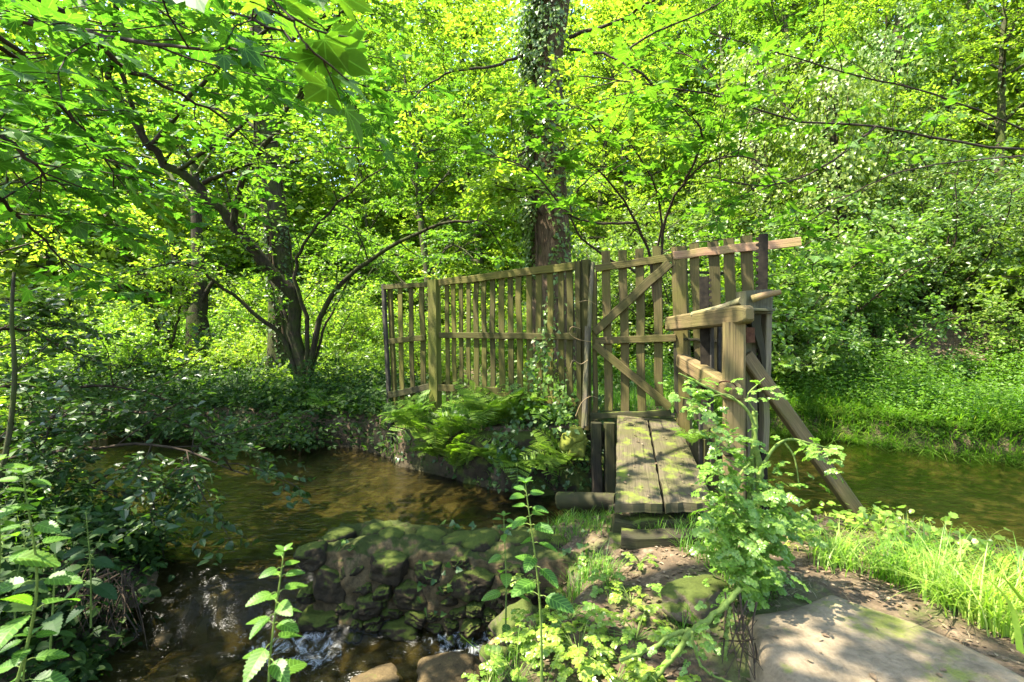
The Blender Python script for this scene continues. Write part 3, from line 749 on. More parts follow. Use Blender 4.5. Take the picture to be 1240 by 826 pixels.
# rails
rail(fence, 'rail', M['fence'], (466, 348), 8.3, (525, 344.5), Yf(525), .075, .04, .02)
rail(fence, 'rail', M['fence'], (534, 342.5), Yf(534), (700, 322), Yf(700), .10, .045, .03)
rail(fence, 'rail', M['fence'], (474, 413.5), 8.25, (518, 409), Yf(518), .085, .04, .045)
rail(fence, 'rail', M['fence'], (535, 406), Yf(535), (702, 407.5), Yf(702), .085, .04, .045)
rail(fence, 'rail', M['old_wood'], (474, 478), 8.25, (523, 468), Yf(523), .10, .05, .045)
rail(fence, 'rail', M['fence'], (534, 469), Yf(534), (610, 474), Yf(610), .10, .04, .045)
rail(fence, 'rail', M['fence'], (608, 478.5), Yf(608), (700, 487), Yf(700), .095, .04, .05)
for px, b in ((485.5, 497), (498.6, 497), (511.5, 498)):
    vboard(fence, 'picket', M['fence'], (px - 1, 346), (px + 1.8, b), Yf(px), 7.0 * random.uniform(.9, 1.1))
pk = [541.5, 549.5, 558, 567, 576.5, 586.5, 596.2, 607, 617.7, 628.8, 640.5, 652.6, 666, 678.8, 690]
for i, px in enumerate(pk):
    w = 6.2 + 3.2 * i / len(pk)
    vboard(fence, 'picket', M['fence'], (px + random.uniform(-.8, .8), 341 - (px - 535) * .115), (px + 1.2 + random.uniform(-.8, .8), 484 + .10 * (px - 535) + random.uniform(-2, 3)), Yf(px), w * random.uniform(.9, 1.08))
# loose binding wire round the posts
for k, pts in enumerate(([(703, 398), (692, 396), (690, 404), (700, 411), (716, 414)], [(712, 436), (703, 441), (694, 436), (690, 446)], [(700, 366), (712, 364), (722, 369)],
                         [(697, 504), (704, 488), (715, 480), (724, 482)])):
    mb = MB(); tube(mb, spline([at(a, b, 6.2) for a, b in pts], 14), .005, .003, 4); part(mb, 'binding_wire', M['straw'], fence, True)

# gate
GD = at(823, 405, 5.9) - at(715, 405, 6.35); GD[2] = 0; GD /= np.linalg.norm(GD); GN = np.array([GD[1], -GD[0], 0.0])
if GN @ (CAM - at(760, 405, 6.1)) < 0: GN = -GN
def Yg(px): return 6.35 - .45 * (px - 715) / 108
gb = at(765, 500, 6.12)
gate = empty('wooden_gate', tuple(gb), 'braced wooden picket gate with two diagonal struts at the end of the footbridge', 'gate')
for px, yt, yb in ((734.5, 304, 497), (754.5, 303, 498), (775, 301, 499), (796, 298, 492)):
    vboard(gate, 'picket', M['gate'], (px - .8, yt), (px + 2.6, yb), Yg(px), 10.2, .024, nrm_=GN)
rail(gate, 'rail', M['gate'], (722, 325.5), Yg(722), (814, 312.5), Yg(814), .085, .045, .03, GN)
rail(gate, 'rail', M['gate'], (722, 413), Yg(722), (819, 409), Yg(819), .085, .045, .03, GN)
rail(gate, 'brace', M['gate'], (721, 402), Yg(721), (812, 319), Yg(812), .105, .04, .045, GN)
rail(gate, 'brace', M['gate'], (721, 417), Yg(721), (812, 493), Yg(812), .095, .04, .045, GN)
rail(gate, 'sill_board', M['old_wood'], (716, 503), Yg(716), (812, 500), Yg(812), .07, .05, .02, GN)
# latch post, the open panel beside it
PD = at(968, 300, 5.38) - at(823, 300, 5.9); PD[2] = 0; PD /= np.linalg.norm(PD); PN = np.array([PD[1], -PD[0], 0.0])
if PN @ (CAM - at(880, 405, 5.6)) < 0: PN = -PN
def Yp(px): return 5.9 - .52 * (px - 823) / 145
pb = at(870, 470, 5.65)
panel = empty('fence_panel', tuple(pb), 'short tall fence panel with a pinkish top rail beside the toothed rack', 'fence')
vboard(panel, 'post', M['gate'], (822, 298.5), (829, 560), 5.88, 16.5, .13, nrm_=PN, push=-.05)
vboard(panel, 'batten', M['old_wood'], (816.5, 316), (819.5, 500), 5.92, 5, .05, nrm_=PN, push=.0)
for px, yt, yb, w in ((844, 295, 476, 11), (866.5, 292.5, 480, 12.5), (886, 288.5, 470, 12.5), (907, 285.5, 470, 13.5)):
    vboard(panel, 'picket', M['gate'], (px - 3.4, yt), (px + 4.5, yb), Yp(px), w, .022, nrm_=PN)
rail(panel, 'rail', M['rail_red'], (816, 310), Yp(816), (970, 293), Yp(970), .092, .03, .03, PN)
rail(panel, 'rail', M['old_wood'], (828, 411), Yp(828), (870, 413), Yp(870), .03, .03, .02, PN)
rail(panel, 'capping_strip', M['galv'], (838, 294.5), Yp(838), (911, 285.5), Yp(911), .008, .03, .0, PN)
rail(panel, 'rail', M['old_wood'], (826, 329), Yp(826), (885, 331), Yp(885), .03, .03, -.04, PN)
for a, b in ((902, 298), (905, 301), (903, 305)):
    mb = MB(); q = at(a, b, Yp(a)) + PN * .05; tube(mb, [q - PN * .01, q + PN * .004], .006, .006, 6); part(mb, 'nail', M['iron'], panel)

# toothed racks of the sluice
def rack(root, top, bot, Y, wpx, side=-1, teeth=30, dz=.022):
    a, b = at(*bot, Y), at(*top, Y); w = wpx / FPX * Y
    mb = MB(); L = np.linalg.norm(b - a); beam(mb, a, b, w, .03, up=PN, seg=4, jit=.001, c=.003)
    ax = (b - a) / L; sd_ = np.cross(ax, PN); sd_ /= np.linalg.norm(sd_)
    if sd_[0] * side < 0: sd_ = -sd_
    n = int(L / .058)
    for i in range(n):
        q = a + ax * (.02 + i * L / n) + sd_ * (w / 2 - .002)
        mb2 = [(0, -.019), (.026, -.010), (.026, .010), (0, .019)]
        V = np.array([q + sd_ * u + ax * v + PN * s for s in (.012, -.012) for u, v in mb2])
        mb.add(V, [np.array([(0, 1, 2, 3), (7, 6, 5, 4), (0, 4, 5, 1), (1, 5, 6, 2), (2, 6, 7, 3)])])
    return part(mb, 'toothed_rack', M['iron'], root)

sb = at(905, 600, 4.75)
sluice = empty('sluice_gate', tuple(sb), 'old wooden sluice gear with toothed iron racks and a lichened block behind the handrail', 'sluice')
rack(sluice, (924.5, 283.5), (922.5, 548), 4.85, 10.5)
rack(sluice, (852.5, 335), (855, 495), 5.25, 11, 1)
SN = np.array([.10, -1, 0]); SN /= np.linalg.norm(SN)
# lichened block holding the lever
bl = MB(); beam(bl, at(913.5, 381, 4.72), at(913, 352, 4.72), 36 / FPX * 4.72, .16, up=SN, seg=3, jit=.004, c=.012); part(bl, 'block', M['block'], sluice)
bl = MB(); beam(bl, at(897, 375.5, 4.68), at(931, 376.0, 4.68), .022, .24, up=SN, seg=3, jit=.002, c=.005); part(bl, 'shelf_board', M['block'], sluice)
lv = MB(); tube(lv, spline([at(838, 381, 5.25), at(868, 374, 5.0), at(893, 366, 4.75), at(898, 364.5, 4.70)], 10), .026, .034, 9, rag=.06); part(lv, 'lever_pole', M['grey_wood'], sluice, True)
lv = MB(); tube(lv, spline([at(911, 362, 4.62), at(928, 357, 4.55), at(946, 353.5, 4.5)], 8), .034, .022, 9, rag=.08); part(lv, 'lever_handle', M['rail_red'], sluice, True)
# upright board and bracket under the block
up_ = MB(); beam(up_, at(913, 700, 4.78), at(906.5, 383, 4.78), 14.5 / FPX * 4.78, .05, up=SN, seg=6, c=.005); part(up_, 'upright', M['grey_wood'], sluice)
up_ = MB(); beam(up_, at(924, 545, 4.74), at(928.5, 379, 4.74), 7.5 / FPX * 4.74, .09, up=SN, seg=5, c=.005); part(up_, 'upright', M['grey_wood'], sluice)
up_ = MB(); beam(up_, at(925, 690, 4.84), at(924, 540, 4.84), 9 / FPX * 4.8, .06, up=SN, seg=5, c=.005); part(up_, 'iron_guide', M['iron'], sluice)
br = MB(); q = spline([at(913, 381, 4.70), at(914, 393, 4.70), at(918, 408, 4.70), at(923, 428, 4.70), at(926, 458, 4.70)], 12)
sweep(br, q, rect_prof(.085, .05, .004), SN, taper=np.linspace(1.35, .35, 12)); part(br, 'bracket', M['old_wood'], sluice)
hb = MB(); beam(hb, at(907.5, 415, 4.66), at(907, 396.5, 4.66), 12 / FPX * 4.66, .05, up=SN, seg=2, c=.006); part(hb, 'iron_catch', M['rust'], sluice)
for px, yt, yb, Y, w in ((862, 392, 560, 5.2, 4), (871, 395, 470, 5.3, 4), (849, 500, 612, 4.9, 4)):
    mb = MB(); beam(mb, at(px, yb, Y), at(px, yt, Y), w / FPX * Y, .03, up=SN, seg=3, c=.002); part(mb, 'guide_bar', M['galv'], sluice)
# sluice door boards down in the water under the bridge side
for i in range(4):
    mb = MB(); px = 842 + i * 19; beam(mb, at(px, 660, 5.35), at(px, 532, 5.35), .16, .04, up=SN, seg=3, c=.004); part(mb, 'door_board', M['old_wood'], sluice)

# handrail
hbz = at(889, 560, 4.62)
hand = empty('handrail', (hbz[0], hbz[1], .4), 'stout timber handrail with a thick square post and two rounded end rails beside the footbridge', 'handrail')
HN = np.array([-.9, -.45, 0]); HN /= np.linalg.norm(HN)
ps = MB(); beam(ps, at(888, 625, 4.62), at(888.5, 390, 4.62), 25 / FPX * 4.62, .17, up=np.array([-.35, -.94, 0]), seg=7, jit=.003, c=.018); part(ps, 'post', M['sluice_wood'], hand)
def round_rail(pa, Ya, pb, Yb, h, w, mat):
    a, b = at(*pa, Ya), at(*pb, Yb); mb = MB()
    t = np.array([0, .2, .45, .7, .9, .955, .985, 1.0]); P = a + (b - a) * t[:, None]
    sweep(mb, P, rect_prof(w, h, .018), np.array([0, 0, 1.0]), taper=[.95, 1, 1, 1, 1, .95, .8, .55]); return part(mb, 'rail', mat, hand)
round_rail((812, 392.5), 5.82, (908, 380), 4.42, .165, .14, M['sluice_wood'])
round_rail((826, 437), 5.82, (892, 477), 4.42, .155, .14, M['sluice_wood'])
round_rail((832, 487), 5.8, (886, 548), 4.5, .12, .10, M['old_wood'])
mb = MB(); tube(mb, spline([at(868, 468, 4.4), at(872, 463, 4.37), at(880, 462, 4.34), at(889, 465, 4.33), at(893, 473, 4.33)], 14), .007, .007, 5); part(mb, 'rusty_wire', M['rust'], hand, True)
pr = MB(); sweep(pr, np.array([at(902, 430, 4.72) + (at(1046, 632, 4.62) - at(902, 430, 4.72)) * t for t in np.linspace(0, 1, 8)]), rect_prof(.122, .10, .012), np.array([-.2, -.9, .4]))
part(pr, 'prop', M['sluice_wood'], hand)
ch = MB()
for i in range(3):
    c0 = at(886.5, 603 + i * 9, 3.55); a_ = np.linspace(0, 2 * math.pi, 13)
    ring = np.stack([.011 * np.cos(a_) * (1 if i % 2 == 0 else .25), .011 * np.cos(a_) * (0 if i % 2 == 0 else .9), .034 * np.sin(a_)], 1) + c0
    tube(ch, ring, .004, .004, 5)
tag(ch.build('chain', M['rust'], smooth=True), 'short rusty chain hanging among the celery leaves beside the planks', 'chain')

# footbridge of two planks
br0 = at(800, 608, 3.95)
bridge = empty('footbridge', tuple(br0), 'narrow two plank footbridge with dappled mossy boards leading to the gate', 'footbridge')
def plank(c4, th, mat):
    """top corners far-left, far-right, near-right, near-left"""
    A, B, C, D = [np.asarray(q, float) for q in c4]
    n, m = 26, 9; mb = MB(); rng = np.random.default_rng(random.randrange(9999))
    g = np.zeros((n, m, 3))
    for i, t in enumerate(np.linspace(0, 1, n)):
        l, r = A + (D - A) * t, B + (C - B) * t
        for j, s in enumerate(np.linspace(0, 1, m)):
            e = math.sin(s * math.pi); g[i, j] = l + (r - l) * s + np.array([0, 0, .010 * (e ** .35) - .012])
    g[..., 2] += vnoise(g * [1, .5, 0], rng.integers(999), 4, 1.2) * .006
    g[:, 0, 0] += rng.normal(size=n) * .004; g[:, -1, 0] += rng.normal(size=n) * .004; g[-1, :, 1] += rng.normal(size=m) * .008
    U = np.stack(np.broadcast_arrays(np.linspace(0, 2.4, n)[:, None] + random.uniform(0, 9), np.linspace(0, .34, m)[None, :] + random.uniform(0, 9)), -1)
    ii = (np.arange(n - 1)[:, None] * m + np.arange(m - 1)[None, :]).ravel()
    mb.add(g.reshape(-1, 3), np.stack([ii, ii + m, ii + m + 1, ii + 1], 1), U.reshape(-1, 2))
    rim = np.concatenate([g[:, 0], g[-1, 1:], g[::-1, -1][1:], g[0, ::-1][1:-1]]); k = len(rim)
    low = rim - np.array([0, 0, th]); low[:, 2] += vnoise(low, 5, 3, 1.5) * .008
    i = np.arange(k); j = (i + 1) % k
    L = np.concatenate([[0], np.cumsum(np.linalg.norm(np.diff(rim, axis=0), axis=1))])
    mb.add(np.vstack([rim, low]), np.stack([i, i + k, j + k, j], 1), np.vstack([np.stack([L, 0 * L], 1), np.stack([L, 0 * L + th], 1)]))
    return part(mb, 'plank', mat, bridge)
def on_deck(px, py):  # the deck plane: near edge (608 -> 3.95 m), far edge (500 -> 6.22 m)
    t = (1 / 3.95 - 1 / 6.22); 
    Y = 1 / (1 / 6.22 + (py - 500) / 108 * t); return at(px, py, Y)
plank([on_deck(748, 500), on_deck(782, 500), on_deck(802.5, 609), on_deck(745, 609)], .075, M['plank'])
plank([on_deck(785, 500), on_deck(816, 501), on_deck(866, 609), on_deck(805.5, 609)], .075, M['plank'])
for (pa, pb_, Y, h, d) in (((742, 634), (866, 636), 4.05, .13, .16), ((738, 622), (860, 624), 4.55, .14, .14), ((748, 512), (822, 512), 6.05, .12, .12)):
    mb = MB(); beam(mb, at(*pa, Y), at(*pb_, Y), d, h, seg=6, jit=.006, c=.02); part(mb, 'bearer', M['old_wood'], bridge)
mb = MB(); beam(mb, at(752, 652, 3.86), at(868, 654, 3.80), .16, .12, seg=6, jit=.006, c=.02)
tag(mb.build('timber_step', M['old_wood']), 'dark damp sleeper set in the earth below the near end of the footbridge', 'step')
mb = MB(); tube(mb, spline([at(676, 606, 5.0), at(705, 606, 4.9), at(746, 607, 4.75)], 12), .085, .075, 10, rag=.06)
tag(mb.build('log', M['old_wood'], smooth=True), 'mossy round log lying across the bank against the plank end', 'log')
mb = MB(); tube(mb, spline([at(586, 790, 3.45), at(612, 765, 3.5), at(640, 742, 3.55)], 10), .028, .018, 7, rag=.12)
tag(mb.build('stick', M['straw'], smooth=True), 'broken rotten stick leaning on the stones at the wall foot', 'stick')
# posts under the bridge on the fence side
for px, yt, yb in ((723, 512, 605), (739, 512, 612)):
    mb = MB(); beam(mb, at(px, yb, 6.1), at(px - 1, yt, 6.1), .12, .12, seg=4, jit=.006, c=.015); part(mb, 'pile', M['old_wood'], bridge)

# ------------------------------------------------------------------ trees
def wander(p, d, L, n, rng, wob=.12, up=0.0, droop=0.0):
    """a branch: n+1 points from p along d, turning a little, bending up or down"""
    P = [np.asarray(p, float)]; d = nrm(d)
    for i in range(n):
        d = nrm(d + rng.normal(size=3) * wob + np.array([0, 0, up - droop * i / n]))
        P.append(P[-1] + d * L / n)
    return np.array(P)

def leaf_twigs(mb, T0, TD, TL, rng, tmpl, size, per, flat=.5, m=0, wmb=None, tr=.004):
    """twigs starting at T0 along TD, leaves set alternately along them in a layered spray"""
    N = len(T0)
    if N == 0: return
    T0 = np.asarray(T0); TD = nrm(np.asarray(TD)); TL = np.asarray(TL)
    t = (np.arange(per) + rng.uniform(.1, .9, (N, per))) / per
    sag = -.18 * TL[:, None] * t ** 2
    P = T0[:, None] + TD[:, None] * (TL[:, None] * t)[..., None]; P[..., 2] += sag
    S = nrm(np.cross(TD, np.array([0, 0, 1.0]) + rng.normal(size=(N, 3)) * .15))
    sg = np.where(np.arange(per) % 2 == 0, 1, -1)[None, :] * rng.uniform(.5, 1.1, (N, per))
    D = TD[:, None] * rng.uniform(.3, .9, (N, per))[..., None] + S[:, None] * sg[..., None] + rng.normal(size=(N, per, 3)) * .25
    D[..., 2] -= .15
    P = P + nrm(D) * (size * .25)
    Nn = np.array([0, 0, 1.0]) + rng.normal(size=(N, per, 3)) * flat
    sz = size * rng.uniform(.6, 1.25, (N * per, 1))
    scatter(mb, tmpl, P.reshape(-1, 3), D.reshape(-1, 3), Nn.reshape(-1, 3), sz, m)
    if wmb is not None:
        tt = np.array([0, .5, 1.0]); C = T0[:, None] + TD[:, None] * (TL[:, None] * tt)[..., None]; C[..., 2] += -.18 * TL[:, None] * tt ** 2
        a = np.array([0, 2.1, 4.2]); B = np.cross(TD, S)
        ring = S[:, None, None] * np.cos(a)[None, None, :, None] + B[:, None, None] * np.sin(a)[None, None, :, None]
        V = C[:, :, None] + ring * (tr * np.array([1, .7, .3]))[None, :, None, None]
        f = np.array([(i * 3 + j, i * 3 + (j + 1) % 3, i * 3 + 3 + (j + 1) % 3, i * 3 + 3 + j) for i in range(2) for j in range(3)])
        F = (f[None] + (np.arange(N) * 9)[:, None, None]).reshape(-1, 4)
        wmb.add(V.reshape(-1, 3), F)

def tree_parts(seed, H, r0, first=.22, limbs=14, limb_len=3.2, nb=6, nt=7, per=12, leaf=.12, tmpl=LEAF6, lean=(0, 0), flat=.5, up=.06, stems=1, splay=.0, twig_len=.7, twig_wood=False):
    rng = np.random.default_rng(seed); wood, crown = MB(), MB()
    T0, TD, TL = [], [], []
    for s in range(stems):
        az = s * 2 * math.pi / stems + rng.uniform(-.5, .5)
        d0 = np.array([math.cos(az) * splay + lean[0], math.sin(az) * splay + lean[1], 1.0])
        Hs = H * (rng.uniform(.75, 1.0) if stems > 1 else 1)
        tr = wander((math.cos(az) * r0 * 1.3 * (stems > 1), math.sin(az) * r0 * 1.3 * (stems > 1), -.25), d0, Hs, 9, rng, .05 if stems == 1 else .09, .03)
        tube(wood, tr, r0, r0 * .18, 9 if r0 > .1 else 6, rag=.06)
        L = max(3, limbs // stems)
        for i in range(L):
            t = first + (1 - first) * (i + rng.uniform(0, 1)) / L
            q = tr[0] + 0; k = min(int(t * 9), 8); q = tr[k] + (tr[k + 1] - tr[k]) * (t * 9 - k)
            a = i * 2.4 + rng.uniform(-.5, .5); el = rng.uniform(.05, .5) + .5 * t
            dl = np.array([math.cos(a) * math.cos(el), math.sin(a) * math.cos(el), math.sin(el)])
            ll = limb_len * (1 - .55 * t) * rng.uniform(.75, 1.2)
            lb = wander(q, dl, ll, 6, rng, .12, up, .12)
            rl = r0 * (.42 - .25 * t)
            tube(wood, lb, rl, rl * .25, 5)
            for b in range(nb):
                tb = .25 + .75 * (b + rng.uniform(0, 1)) / nb
                k = min(int(tb * 6), 5); qb = lb[k] + (lb[k + 1] - lb[k]) * (tb * 6 - k)
                ld = nrm(lb[k + 1] - lb[k]); sd = nrm(np.cross(ld, (0, 0, 1.0))) * (1 if b % 2 else -1)
                db = ld * .7 + sd * rng.uniform(.4, 1.0) + rng.normal(size=3) * .22
                bl_ = ll * .36 * rng.uniform(.7, 1.25) + .25
                bb = wander(qb, db, bl_, 4, rng, .14, .02, .06)
                tube(wood, bb, rl * .34 + .004, .004, 4, cap=False)
                for w in range(nt):
                    tw = .15 + .85 * (w + rng.uniform(0, 1)) / nt
                    k = min(int(tw * 4), 3); qw = bb[k] + (bb[k + 1] - bb[k]) * (tw * 4 - k)
                    bd = nrm(bb[k + 1] - bb[k]); sw = nrm(np.cross(bd, (0, 0, 1.0))) * (1 if w % 2 else -1)
                    T0.append(qw); TD.append(bd * .8 + sw * rng.uniform(.3, .9) + rng.normal(size=3) * .2); TL.append(twig_len * rng.uniform(.55, 1.2))
    leaf_twigs(crown, T0, TD, TL, rng, tmpl, leaf, per, flat, 0, wood if twig_wood else None)
    return wood, crown

def make_tree(name, loc, label, cat, leafm, barkm, group=None, rz=0.0, **kw):
    w, c = tree_parts(**kw)
    r = empty(name, loc, label, cat, group, rz)
    w.build('trunk', M[barkm], r, True); c.build('crown', M[leafm], r)
    return r

# prototypes of the wood behind, then copies of them
G_LEFT, G_MID, G_RIGHT = 'trees of the wood beyond the left bank', 'trees of the wood behind the fence', 'trees on the wooded slope at the right'
LB_L = 'leafy green tree among others in the wood beyond the left bank'
LB_M = 'leafy green tree among others in the wood behind the picket fence'
LB_R = 'leafy green tree among others on the wooded slope beyond the right bank'
LBL = {G_LEFT: LB_L, G_MID: LB_M, G_RIGHT: LB_R}
def gz(x, y): return ground_z(x, y) - .05
protos = [
    dict(seed=1, H=13, r0=.20, first=.20, limbs=17, limb_len=5.0, nb=8, nt=8, per=17, leaf=.135, up=.04),
    dict(seed=2, H=11, r0=.16, first=.10, limbs=17, limb_len=4.2, nb=8, nt=8, per=17, leaf=.12, up=.03),
    dict(seed=3, H=15, r0=.24, first=.28, limbs=18, limb_len=5.4, nb=8, nt=8, per=17, leaf=.145, up=.05),
    dict(seed=4, H=7, r0=.10, first=.06, limbs=15, limb_len=3.2, nb=7, nt=8, per=16, leaf=.11, up=.05, stems=3, splay=.35),
]
places = [  # x, y, kind, scale, rot, group
    (-10.8, 7.6, 1, .95, 0, G_LEFT), (-13.5, 28, 0, 1.05, 1.2, G_LEFT), (-24, 27, 2, 1.0, 2.0, G_LEFT), (-7.5, 29, 1, 1.1, 3.1, G_LEFT), (-18, 33, 2, 1.1, 4.4, G_LEFT),
    (-9, 25.5, 3, 1.1, 5.2, G_LEFT), (-14.8, 10.2, 3, .9, .6, G_LEFT), (-26, 18, 0, 1.0, 1.9, G_LEFT), (-27, 30, 2, 1.2, 1.1, G_LEFT), (-21.5, 9.5, 0, .9, 2.8, G_LEFT),
    (-3.2, 21, 0, 1.0, 2.2, G_MID), (-1.0, 29, 2, 1.15, .3, G_MID), (-1.6, 23.5, 3, 1.1, 1.7, G_MID), (3.8, 24, 1, 1.2, 5.0, G_MID), (1.2, 26.5, 1, 1.2, 4.2, G_MID), (6.5, 31, 2, 1.2, 3.6, G_MID), (-6, 34, 2, 1.2, 5.9, G_MID),
    (5.2, 21.5, 1, .95, 2.5, G_RIGHT), (9.2, 22.5, 1, .95, .9, G_RIGHT), (13.2, 18.2, 1, .8, 3.3, G_RIGHT), (13.5, 23, 2, .9, 4.9, G_RIGHT), (17.5, 18.5, 0, .9, .2, G_RIGHT), (18.5, 13.0, 1, .85, 2.1, G_RIGHT),
    (21, 25, 2, 1.0, 1.5, G_RIGHT), (9.5, 27, 2, 1.0, 5.5, G_RIGHT), (22, 15, 0, 1.0, 4.0, G_RIGHT), (15.5, 31, 2, 1.1, 2.9, G_RIGHT),
]
made = {}
for x, y, k, sc, rz, grp in places:
    loc = (x, y, gz(x, y))
    if k not in made:
        made[k] = make_tree('broadleaf_tree' if k < 3 else 'hazel_tree', loc, LBL[grp], 'tree', 'canopy_pale' if k in (1, 3) else 'canopy', 'bark_grey', grp, rz, **protos[k])
        made[k].scale = (sc, sc, sc)
    else:
        c = copy_thing(made[k], loc, rz, sc, LBL[grp]); c['group'] = grp

# far wood closing every gap: one mass
rng = np.random.default_rng(77)
far, fw = MB(), MB()
NF = 8500
az = rng.uniform(-1.05, 1.05, NF); rr = rng.uniform(31, 56, NF)
cx_, cy_ = np.sin(az) * rr, np.cos(az) * rr
cz = height(cx_, cy_) + rng.uniform(0, 1, NF) ** 1.9 * 24
per = 34
C = np.stack([cx_, cy_, cz], 1); off = rng.normal(size=(NF, per, 3)) * np.array([1.5, 1.5, .75])
P = (C[:, None] + off).reshape(-1, 3)
D = rng.normal(size=P.shape) * [1, 1, .4]; Nn = np.array([0, 0, 1.0]) + rng.normal(size=P.shape) * .6
scatter(far, LEAF4, P, D, Nn, rng.uniform(.30, .54, (len(P), 1)))
for i in range(46):
    a, q = rng.uniform(-1.0, 1.0), rng.uniform(35, 52); x, y = math.sin(a) * q, math.cos(a) * q
    tube(fw, wander((x, y, ground_z(x, y) - .3), (rng.normal() * .06, rng.normal() * .06, 1), 18, 6, rng, .03), rng.uniform(.15, .3), .08, 6)
fr_ = MB(); fr_.V, fr_.F, fr_.U, fr_.M, fr_.n = far.V, far.F, far.U, far.M, far.n
for V, F in zip(fw.V, fw.F): pass
o = far.build('distant_woodland', [M['canopy_pale']]); tag(o, 'sunlit mass of far-off woodland closing the view behind all the trees', 'woodland', kind='stuff')
o = fw.build('distant_trunks', [M['bark_grey']], smooth=True); tag(o, 'far trunks standing in the woodland mass at the back', 'woodland', kind='stuff')

# ---- named trees of the picture
# ivy clad trunk behind the fence
def trunk_tree(name, label, pts, r0, r1, bark, k=14, rag=.10, n=26):
    root = empty(name, tuple(pts[0]), label, 'tree'); mb = MB(); q = spline(pts, n)
    flare = 1 + .5 * np.exp(-np.linspace(0, 1, n) * 9)
    sweep(mb, q, circ(1.0, k, rag), np.array([0, -1.0, 0]), taper=np.linspace(r0, r1, n) * flare); part(mb, 'trunk', M[bark], root, True)
    return root, q
def ivy_on(root, q, r0, r1, n, seed, size=.075, lo=0, hi=1, fluff=.16, side=None, mat='ivy', name='ivy'):
    rng = np.random.default_rng(seed); t = rng.uniform(lo, hi, n) * (len(q) - 1); k = np.minimum(t.astype(int), len(q) - 2)
    c = q[k] + (q[k + 1] - q[k]) * (t - k)[:, None]; a = rng.uniform(0, 2 * math.pi, n)
    if side is not None: a = np.where(rng.random(n) < .6, rng.normal(side, .7, n), a)
    d = np.stack([np.cos(a), np.sin(a), np.zeros(n)], 1)
    cl = vnoise(np.stack([np.cos(a) * 1.2, np.sin(a) * 1.2, c[:, 2] * .8], 1), seed, 4, .7)
    keep = cl > -.3
    r = (r0 + (r1 - r0) * t / len(q)) + np.abs(rng.normal(size=n)) * fluff * (.4 + np.clip(cl, 0, 1))
    P = (c + d * r[:, None])[keep]; d = d[keep]; m_ = len(P)
    D = np.stack([rng.normal(size=m_) * .6, rng.normal(size=m_) * .6, -np.ones(m_)], 1) + d * .5
    mb = MB(); scatter(mb, IVY, P, D, d + rng.normal(size=(m_, 3)) * .5 + [0, 0, .5], size * rng.uniform(.6, 1.3, (m_, 1)))
    # ropy ivy stems climbing the trunk
    sm = MB()
    for s in range(7):
        a0 = rng.uniform(0, 6.28); tt = np.linspace(0, 1, 16)
        i = (tt * (len(q) - 1)).astype(int); aa = a0 + np.cumsum(rng.normal(size=16) * .18)
        rr_ = r0 + (r1 - r0) * tt + .015
        tube(sm, q[i] + np.stack([np.cos(aa) * rr_, np.sin(aa) * rr_, 0 * aa], 1), .028, .012, 5)
    part(sm, 'ivy_stem', M['bark_red'], root, True)
    return part(mb, name, M[mat], root)
def add_boughs(root, starts, bark, leafm, seed, leaf=.13, tmpl=LEAF6, per=11, nt=7, name='crown', flat=.45, twl=.6):
    """starts: list of (control points, r0, r1, n side branches); joins leaves of all in one crown"""
    rng = np.random.default_rng(seed); wood, crown = MB(), MB(); T0, TD, TL = [], [], []
    for ctrl, r0, r1, nb in starts:
        q = spline(ctrl, 22); q[1:-1] += rng.normal(size=(20, 3)) * r0 * .35
        tube(wood, q, r0, r1, 7, rag=.05); Ltot = np.linalg.norm(np.diff(q, axis=0), axis=1).sum()
        for b in range(nb):
            t = .25 + .75 * (b + rng.uniform(0, 1)) / nb; k = min(int(t * 21), 20); ld = nrm(q[k + 1] - q[k])
            sd = nrm(np.cross(ld, (0, 0, 1.0)) + 1e-3) * (1 if b % 2 else -1)
            L = rng.uniform(.5, 1.1) * min(1.6, Ltot * .35)
            bb = wander(q[k], ld * .6 + sd * rng.uniform(.5, 1) + rng.normal(size=3) * .3 + [0, 0, .15], L, 5, rng, .13, .03)
            tube(wood, bb, max(.005, r1 * .8 + .003), .003, 4, cap=False)
            for w in range(nt):
                tw = .15 + .85 * (w + rng.uniform(0, 1)) / nt; k2 = min(int(tw * 5), 4); bd = nrm(bb[k2 + 1] - bb[k2])
                sw = nrm(np.cross(bd, (0, 0, 1.0)) + 1e-3) * (1 if w % 2 else -1)
                T0.append(bb[k2] + (bb[k2 + 1] - bb[k2]) * (tw * 5 - k2)); TD.append(bd * .8 + sw * rng.uniform(.3, .9) + rng.normal(size=3) * .2); TL.append(twl * rng.uniform(.5, 1.2))
    leaf_twigs(crown, T0, TD, TL, rng, tmpl, leaf, per, flat, 0, wood, .003)
    part(wood, 'branches', M[bark], root, True); part(crown, name, M[leafm], root)

